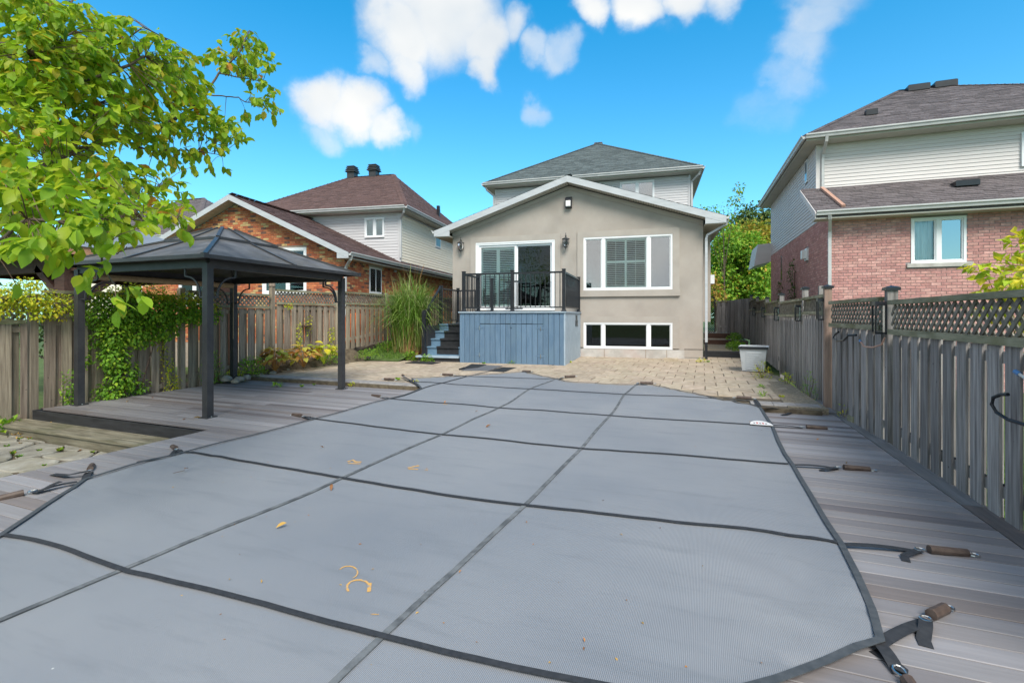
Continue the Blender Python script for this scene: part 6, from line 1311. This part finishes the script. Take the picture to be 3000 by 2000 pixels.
# ---- lawn strip tufts
q = MB(); rr_ = random.Random(5)
for i in range(4200):
    x_ = rr_.uniform(-10, -8.6); y_ = rr_.uniform(12.4, 15.5); z_ = min(.62, .1+max(0, y_-12.3)*.28); a_ = rr_.uniform(0, 6.28); e = Vector((math.cos(a_), math.sin(a_), 0)); blade(q, Vector((x_, y_, z_-.01)), e, rr_.uniform(.07, .16), .008, .5, 3, rr_.random()*.5)
o = q.build('grass', M['blade']); o['kind'] = 'stuff'; o['label'] = 'green grass of the lawn strip below the left fence'; o['category'] = 'grass'
q = MB()
for i in range(9000):
    x_ = rr_.uniform(2.1, 4.6); y_ = rr_.uniform(2.2, 8); a_ = rr_.uniform(0, 6.28); e = Vector((math.cos(a_), math.sin(a_), 0)); blade(q, Vector((x_, y_, -.42)), e, rr_.uniform(.08, .18), .009, .5, 2, rr_.random()*.5)
o = q.build('grass', M['blade']); o['kind'] = 'stuff'; o['label'] = "neighbour's green lawn seen through the right fence"; o['category'] = 'grass'

# ---- trees behind
def tree(label, base, H_, clumps, m__, L_, seed, trunk=.12, cat='tree', name='tree'):
    t_ = thing(name, label, cat, tuple(base)); rr_ = random.Random(seed); q = MB(); q.tube([(0, 0, -.2), (.05, 0, H_*.35), (0, .05, H_*.7), (0, 0, H_*.9)], trunk, 8, trunk*.3); q.build('trunk', M['bark'], t_)
    q = MB(); br = MB()
    for (x_, y_, z_, rx, rz__, n_) in clumps:
        clump(q, (x_, y_, z_), (rx, rx, rz__), n_, L_, L_*.62, rr_, down=.3, shell=.45); br.tube([(0, 0, z_*.45), (x_*.5, y_*.5, z_*.75), (x_, y_, z_)], trunk*.3, 5, trunk*.08)
    q.build('crown', m__, t_, kind='stuff'); br.build('limbs', M['bark'], t_, kind='stuff'); return t_
def crown(H_, R0, n_, per, rr_, z0=.35, k=.42):
    out = []
    for i in range(n_):
        v_ = rvec(rr_); out.append((v_.x*R0*.8, v_.y*R0*.8, H_*(z0+(1-z0)/2)+v_.z*H_*(1-z0)/2*.85, R0*rr_.uniform(k*.7, k*1.15), R0*rr_.uniform(k*.6, k), per))
    return out
def at_(u, dep, z=0): d = ray(u, HY)*dep; return (d.x, d.y, z)
rr_ = random.Random(91)
tree('bright green tree filling the gap between the stucco house and the pink brick house', at_(2150, 33, .3), 7.5, crown(7.2, 2.9, 44, 480, rr_, .08), M['leaf_tree'], .22, 1)
tree('tall dark green rounded tree rising behind the gap', at_(2235, 60, 0), 16, crown(15, 5.2, 36, 420, rr_, .4), M['leaf_far'], .46, 2, .3)
tree('golden olive tree standing behind the bright green one', at_(2210, 48, 0), 11, crown(10.2, 4.2, 40, 420, rr_, .2), M['leaf_gold'], .36, 3, .25)
tree('slender airy tree top rising just beside the stucco house eave', at_(2120, 30, .3), 8.6, [(0, 0, 7.6, .9, .6, 90), (.7, 0, 8.2, .5, .5, 80), (-.6, 0, 7.6, .6, .4, 80), (.9, 0, 8.9, .35, .35, 60), (-1.3, 0, 7.7, .5, .35, 60), (.4, 0, 6.8, .8, .5, 100)], M['leaf_tree'], .17, 4, .045)
tree('small yellow and orange tree beside the wall box in the gap', at_(2095, 27, .3), 3.6, [(0, 0, 2.6, .5, .45, 200), (-.2, 0, 3.2, .4, .35, 140), (.2, 0, 2.1, .5, .4, 160)], M['leaf_or'], .14, 5, .06)
tree('yellow leaved sapling above the near right fence', (3.12, 6.55, -.14), 2.6, [(0, 0, 2.0, .4, .24, 190), (.42, .1, 2.12, .36, .28, 190), (-.05, 0, 2.32, .12, .16, 50), (.85, .1, 2.05, .3, .3, 120), (.1, -.1, 1.6, .4, .25, 160), (-.38, 0, 2.1, .14, .08, 30), (.3, -.2, 1.1, .4, .3, 120), (-.2, 0, 1.75, .3, .2, 90)], M['leaf_yg'], .11, 6, .03)
tree('dark green hedge shrub visible under the pavilion roof at the left edge', (-14.5, 7.0, -.4), 2.6, [(x_, rr_.uniform(-.5, .5), rr_.uniform(1.2, 2.8), .75, .6, 240) for x_ in (-3, -2.2, -1.4, -.6, .2, 1, -2.6, -.9, .4)], M['leaf_far'], .1, 7, .08, 'hedge', 'hedge')
tree('large green tree left of the distant house, seen beneath the leaves', at_(-150, 26, -.4), 5, crown(4.6, 2.6, 14, 200, rr_, .1), M['leaf_far'], .2, 8, .15)
vn = thing('vine', 'sparse climbing vine with small pale leaves on the pink brick side wall', 'vine', (3.08, 21.8, 0)); q = MB(); rr2 = random.Random(8)
for (y0_, zt_) in ((-2.0, 3.6), (0.8, 3.0)):
    for z_ in [1.2+i*.11 for i in range(int((zt_-1.2)/.11))]:
        for _ in range(5): q.var = rr2.random(); add_leaf(q, Vector((-.05+rr2.uniform(-.08, 0), y0_+rr2.uniform(-.5, .5), z_)), rvec(rr2)+Vector((-.5, 0, -.6)), Vector((-1, 0, .5)), .16, .09)
q.build('foliage', M['leaf_far'], vn, kind='stuff')
for y0_ in (-2.0, .8): q = MB(); q.tube([(0, y0_, 0), (-.02, y0_+.1, 1.5), (-.03, y0_-.1, 3)], .015, 5); q.build('stem', M['twig'], vn)

ORD = ['leftmost', 'second from the left', 'third from the left', 'fourth from the left', 'fifth from the left', 'sixth from the left', 'seventh from the left', 'eighth from the left', 'ninth from the left', 'tenth from the left', 'eleventh from the left', 'twelfth from the left', 'thirteenth from the left', 'fourteenth from the left']
def scr(o):
    d = Vector(o.location)-Vector((0, 0, EYE)); return d.dot(RT)/d.dot(FW)
def ordinal(objs, text, place_):
    for i, o in enumerate(sorted(objs, key=scr)): o['label'] = f'{text} {place_}, {ORD[i]}'
WO = [o for o in bpy.data.objects if o.get('group') == 'weed tufts in the paving joints']
fl_ = [o for o in WO if o.location.z < -.2]; dk_ = [o for o in WO if -.2 < o.location.z < .04]; pv_ = [o for o in WO if o.location.z >= .04 and scr(o) < -.05]; pr_ = [o for o in WO if o.location.z >= .04 and scr(o) >= -.05]
ordinal(fl_, 'green weed tuft', 'between the pale flagstones'); ordinal(dk_, 'weed sprig', 'along the left coping stones'); ordinal(pv_, 'weed tuft', 'on pavers left of or before the porch'); ordinal(pr_, 'weed tuft', 'on pavers right of the porch')
# ============================================================ LOOSE THINGS
# plastic bin with lid rim
BN = thing('storage_bin', 'pale grey plastic garden bin with louvred front and dark rim beside the fence', 'bin', (1.19, 13.45, .07), R_(-8))
q = MB(); b0, b1, h_ = .24, .3, .6
def frust(q, a_, b_, z0_, z1_, k=1.25): q.mesh([(-a_, -a_*k, z0_), (a_, -a_*k, z0_), (a_, a_*k, z0_), (-a_, a_*k, z0_), (-b_, -b_*k, z1_), (b_, -b_*k, z1_), (b_, b_*k, z1_), (-b_, b_*k, z1_)], [(3, 2, 1, 0), (0, 1, 5, 4), (1, 2, 6, 5), (2, 3, 7, 6), (3, 0, 4, 7)])
frust(q, b0, b1, .03, h_); q.build('body', M['bin'], BN)
q = MB(); q.mesh([(-b1+.01, -b1*1.25+.01, h_-.04), (b1-.01, -b1*1.25+.01, h_-.04), (b1-.01, b1*1.25-.01, h_-.04), (-b1+.01, b1*1.25-.01, h_-.04)], [(0, 1, 2, 3)]); q.build('inside', M['room'], BN)
for (x0, x1, y0_, y1_) in ((-b1-.03, b1+.03, -b1*1.25-.03, -b1*1.25+.02), (-b1-.03, b1+.03, b1*1.25-.02, b1*1.25+.03)): MB().bbox(x0, x1, y0_, y1_, h_-.03, h_+.03, .008).build('rim', M['black' if y0_ < 0 else 'bin'], BN)
for (x0, x1) in ((-b1-.03, -b1+.02), (b1-.02, b1+.03)): MB().bbox(x0, x1, -b1*1.25+.02, b1*1.25-.02, h_-.03, h_+.03, .008).build('rim', M['bin'], BN)
for i in range(8):
    z_ = .08+i*.055; yy = -(b0+(b1-b0)*(z_-.03)/(h_-.03))*1.25; MB().box(-.15, .19, yy-.016, yy+.01, z_, z_+.045).build('louver', M['bin'], BN)
for x_ in (-.19, .19): MB().box(x_-.03, x_+.03, -.3, -.24, 0, .035).build('foot', M['black'], BN)
# folded rubber mats
MT = thing('mat', 'thin dark grey rubber mats folded over each other in front of the porch', 'mat', (0, 0, 0))
A = [gp(1345, 1084, PZ), gp(1437, 1066, PZ), gp(1478, 1072, PZ), gp(1434, 1088, PZ)]
def slab(pts_, z_, th_, m__, nm): q = MB(); q.prism([Vector((p_.x, p_.y, PZ+z_)) for p_ in pts_], (0, 0, th_)); q.build(nm, m__, MT)
slab([gp(1348, 1084, PZ), gp(1382, 1068, PZ), gp(1425, 1070, PZ), gp(1400, 1078, PZ)], .012, .012, M['rubber'], 'upper_flap'); slab([gp(1350, 1086, PZ), gp(1410, 1070, PZ), gp(1472, 1073, PZ), gp(1430, 1087, PZ)], .002, .012, M['grey_mark'], 'middle_mat'); slab([gp(1430, 1087, PZ), gp(1472, 1076, PZ), gp(1514, 1077, PZ), gp(1475, 1090, PZ)], .0, .008, M['rubber'], 'lower_mat')
q = MB(); a_ = gp(1346, 1084, PZ); b_ = gp(1360, 1079, PZ); q.tube([a_+Vector((0, 0, .02)), b_+Vector((0, 0, .02))], .022, 8); q.build('fold', M['rubber'], MT)
ML = thing('mat', 'flat black doormat in front of the stairs bottom board', 'mat', (-7.55, 12.2, PZ+.008)); MB().bbox(-.45, .45, -.3, .2, 0, .012, .004).build('rubber', M['rubber'], ML)
q = MB(); a_, b_ = gp(1073, 1049, .14), gp(1176, 1046, .14); q.tube([(0, 0, 0), tuple((b_-a_)*.5), tuple(b_-a_)], .075, 14); RL = thing('roll', 'black rolled tube lying along the back edge of the pavers', 'roll', tuple(a_)); q.build('sheet', M['rubber'], RL, smooth=False)
def brick1(label, p_, sx, sy, sz, rz, m__='concrete'):
    o = thing('paver_block', label, 'block', tuple(p_), rz); MB().bbox(-sx/2, sx/2, -sy/2, sy/2, 0, sz, .008).build('block', M[m__], o)
brick1('pale loose paver block leaning at the foot of the stairs beside the porch', gp(1326, 1056, PZ), .24, .12, .13, .1)
brick1('tan brick laid flat against the foundation below the basement window', gp(1966, 1058, PZ), .42, .12, .1, .1, 'paver')
brick1('small wooden block by the fence boards near the cedar post', Vector((1.93, 7.9, -.03)), .1, .14, .11, .2, 'rail')
# field stones along the left edge
rk = [(760, 1100, .12), (800, 1094, .1), (722, 1108, .13), (700, 1112, .12), (664, 1112, .16), (840, 1085, .09), (935, 1064, .13), (958, 1055, .16), (965, 1064, .1), (1020, 1048, .14), (690, 1118, .1), (30, 1246, .14)]
for i, (u_, v_, s_) in enumerate(rk):
    p_ = gp(u_, v_, PZ if i < 11 else -.25); rr3 = random.Random(i); me_ = MB(); n_ = 8; prof = [(0, s_*.62), (s_*.45, s_*.55), (s_*.85, s_*.3), (s_*.95, 0), (s_*.8, -s_*.2)]; me_.lathe(prof, (0, 0, 0), n_)
    me_.v = [(x_*(1+.3*mnoise.noise(Vector((x_*9+i, y_*9, z_*9)))), y_*.75*(1+.3*mnoise.noise(Vector((x_*9, y_*9+i, z_*9)))), z_*(1+.3*mnoise.noise(Vector((x_*12, y_*12+i, 0))))) for x_, y_, z_ in me_.v]
    o = me_.build('rock', M['rock'], None, smooth=True); o.location = p_; o.rotation_euler = (0, 0, i*1.3); tag(o, 'rounded pale field stone edging the pavers below the left fence' if i < 11 else 'large grey stone at the left end of the timber step', 'stone', 'field stones edging the pavers' if i < 11 else None)
# wire bird feeder on the fence
BF = thing('bird_feeder', 'small rusty wire bird feeder hanging on the left fence boards', 'feeder', (-9.78, 9.98, 1.05))
for i in range(8):
    a_ = i*math.pi/4; q = MB(); q.tube([(0, 0, .55), (.05*math.cos(a_), .05*math.sin(a_), .5), (.1*math.cos(a_), .1*math.sin(a_), .3), (.1*math.cos(a_), .1*math.sin(a_), .12), (.04*math.cos(a_), .04*math.sin(a_), .0)], .004, 4); q.build('wire', M['sleeve'], BF)
q = MB(); q.lathe([(0, .1), (.12, .12), (.13, .15)], (0, 0, 0), 12); q.build('tray', M['sleeve'], BF)
# orange plastic objects seen through the gaps of the left fence
OB = thing('plastic_barrel', 'orange plastic shape standing behind the left fence near the grass clump', 'barrel', (-10.7, 13.0, .6)); q = MB(); q.lathe([(0, 0), (.3, 0), (.33, .4), (.28, .9), (0, .95)], (0, 0, 0), 12); q.build('body', M['amber'], OB)
# leaves lying about
dl = [(545, 1227, 0, .11), (567, 1226, 0, .1), (148, 1224, -.15, .12), (178, 1221, -.15, .09), (165, 1233, -.15, .15), (303, 1240, -.15, .09), (235, 1233, -.15, .07), (1062, 1353, 0, 0), (1438, 1249, .03, .08), (1399, 1208, .03, .05), (839, 1541, .03, .06), (972, 1426, .03, .06), (938, 1314, .03, .05), (378, 1175, 0, .06), (443, 1165, 0, .06), (2401, 1287, 0, .06), (2480, 1357, 0, .03), (2513, 1240, 0, .04), (206, 1290, FZ, .08), (60, 1300, FZ, .09), (240, 1320, FZ, .08), (1306, 1176, .05, .05), (478, 1262, -.15, .06), (541, 1381, .03, .05)]
for i, (u_, v_, z_, s_) in enumerate(dl):
    if not s_: continue
    l_ = leafmesh(s_, s_*.45, .5, [.05, .45, .85][i % 3], M['deadleaf'], .5, 'dead_leaf'); o = bpy.data.objects.new('dead_leaf', l_); COL.objects.link(o); p_ = gp(u_, v_, z_); o.location = (p_.x, p_.y, p_.z+.012+(.012 if z_ == .03 else 0)); o.rotation_euler = (rnd.uniform(-.3, .3), rnd.uniform(-.5, .5), rnd.uniform(0, 6.28))
    tag(o, 'orange-brown fallen leaf lying on the ' + ('deck or step boards' if z_ in (0, -.15) else 'grey pool cover' if z_ > 0 else 'flagstones'), 'leaf', 'fallen leaves on the ' + ('wood' if z_ in (0, -.15) else 'pool cover' if z_ > 0 else 'flagstones'))
q = MB(); rr4 = random.Random(14)
for i in range(240):
    p_ = gp(rr4.uniform(30, 185), rr4.gauss(1270, 7), FZ); q.var = rr4.random(); add_leaf(q, p_+Vector((0, 0, rr4.uniform(.01, .05))), rvec(rr4)*Vector((1, 1, .3)).length, UP+rvec(rr4)*.5, rr4.uniform(.03, .08), .03)
o = q.build('leaf_litter', M['deadleaf']); o['kind'] = 'stuff'; o['label'] = 'brown leaf litter drifted along the foot of the timber step'; o['category'] = 'leaves'
q = MB(); P = [gp(508, 1389, .03), gp(525, 1385, .03), gp(541, 1381, .03)]; q.tube([p_+Vector((0, 0, .012)) for p_ in P], .003, 5); o = q.build('twig', M['twig']); tag(o, 'thin curved twig lying on the pool cover near its left edge', 'twig')

for grp, tx in (('field stones edging the pavers', 'pale field stone edging the pavers'), ('fallen leaves on the wood', 'orange-brown fallen leaf on the wooden boards'), ('fallen leaves on the pool cover', 'small fallen leaf on the pool cover'), ('fallen leaves on the flagstones', 'fallen leaf on the pale flagstones')):
    G_ = sorted([o for o in bpy.data.objects if o.get('group') == grp], key=scr)
    for i, o in enumerate(G_): o['label'] = f'{tx}, {ORD[i]}'

q = MB(); rr5 = random.Random(44)
for i in range(70):
    u_, v_ = rr5.uniform(500, 2300), rr5.uniform(1180, 1950); p_ = on_cover(u_, v_, .004)
    if not inpoly(p_.x, p_.y, P2): continue
    p_.z = zc(p_.x, p_.y)+wrinkle(p_.x, p_.y)+.004; q.var = rr5.random(); add_leaf(q, p_, rvec(rr5)*Vector((1, 1, .2)).length, UP+rvec(rr5)*.4, rr5.uniform(.01, .028), .009)
o = q.build('seed_litter', M['deadleaf']); o['kind'] = 'stuff'; o['label'] = 'tiny dry seeds and flakes scattered over the pool cover'; o['category'] = 'litter'
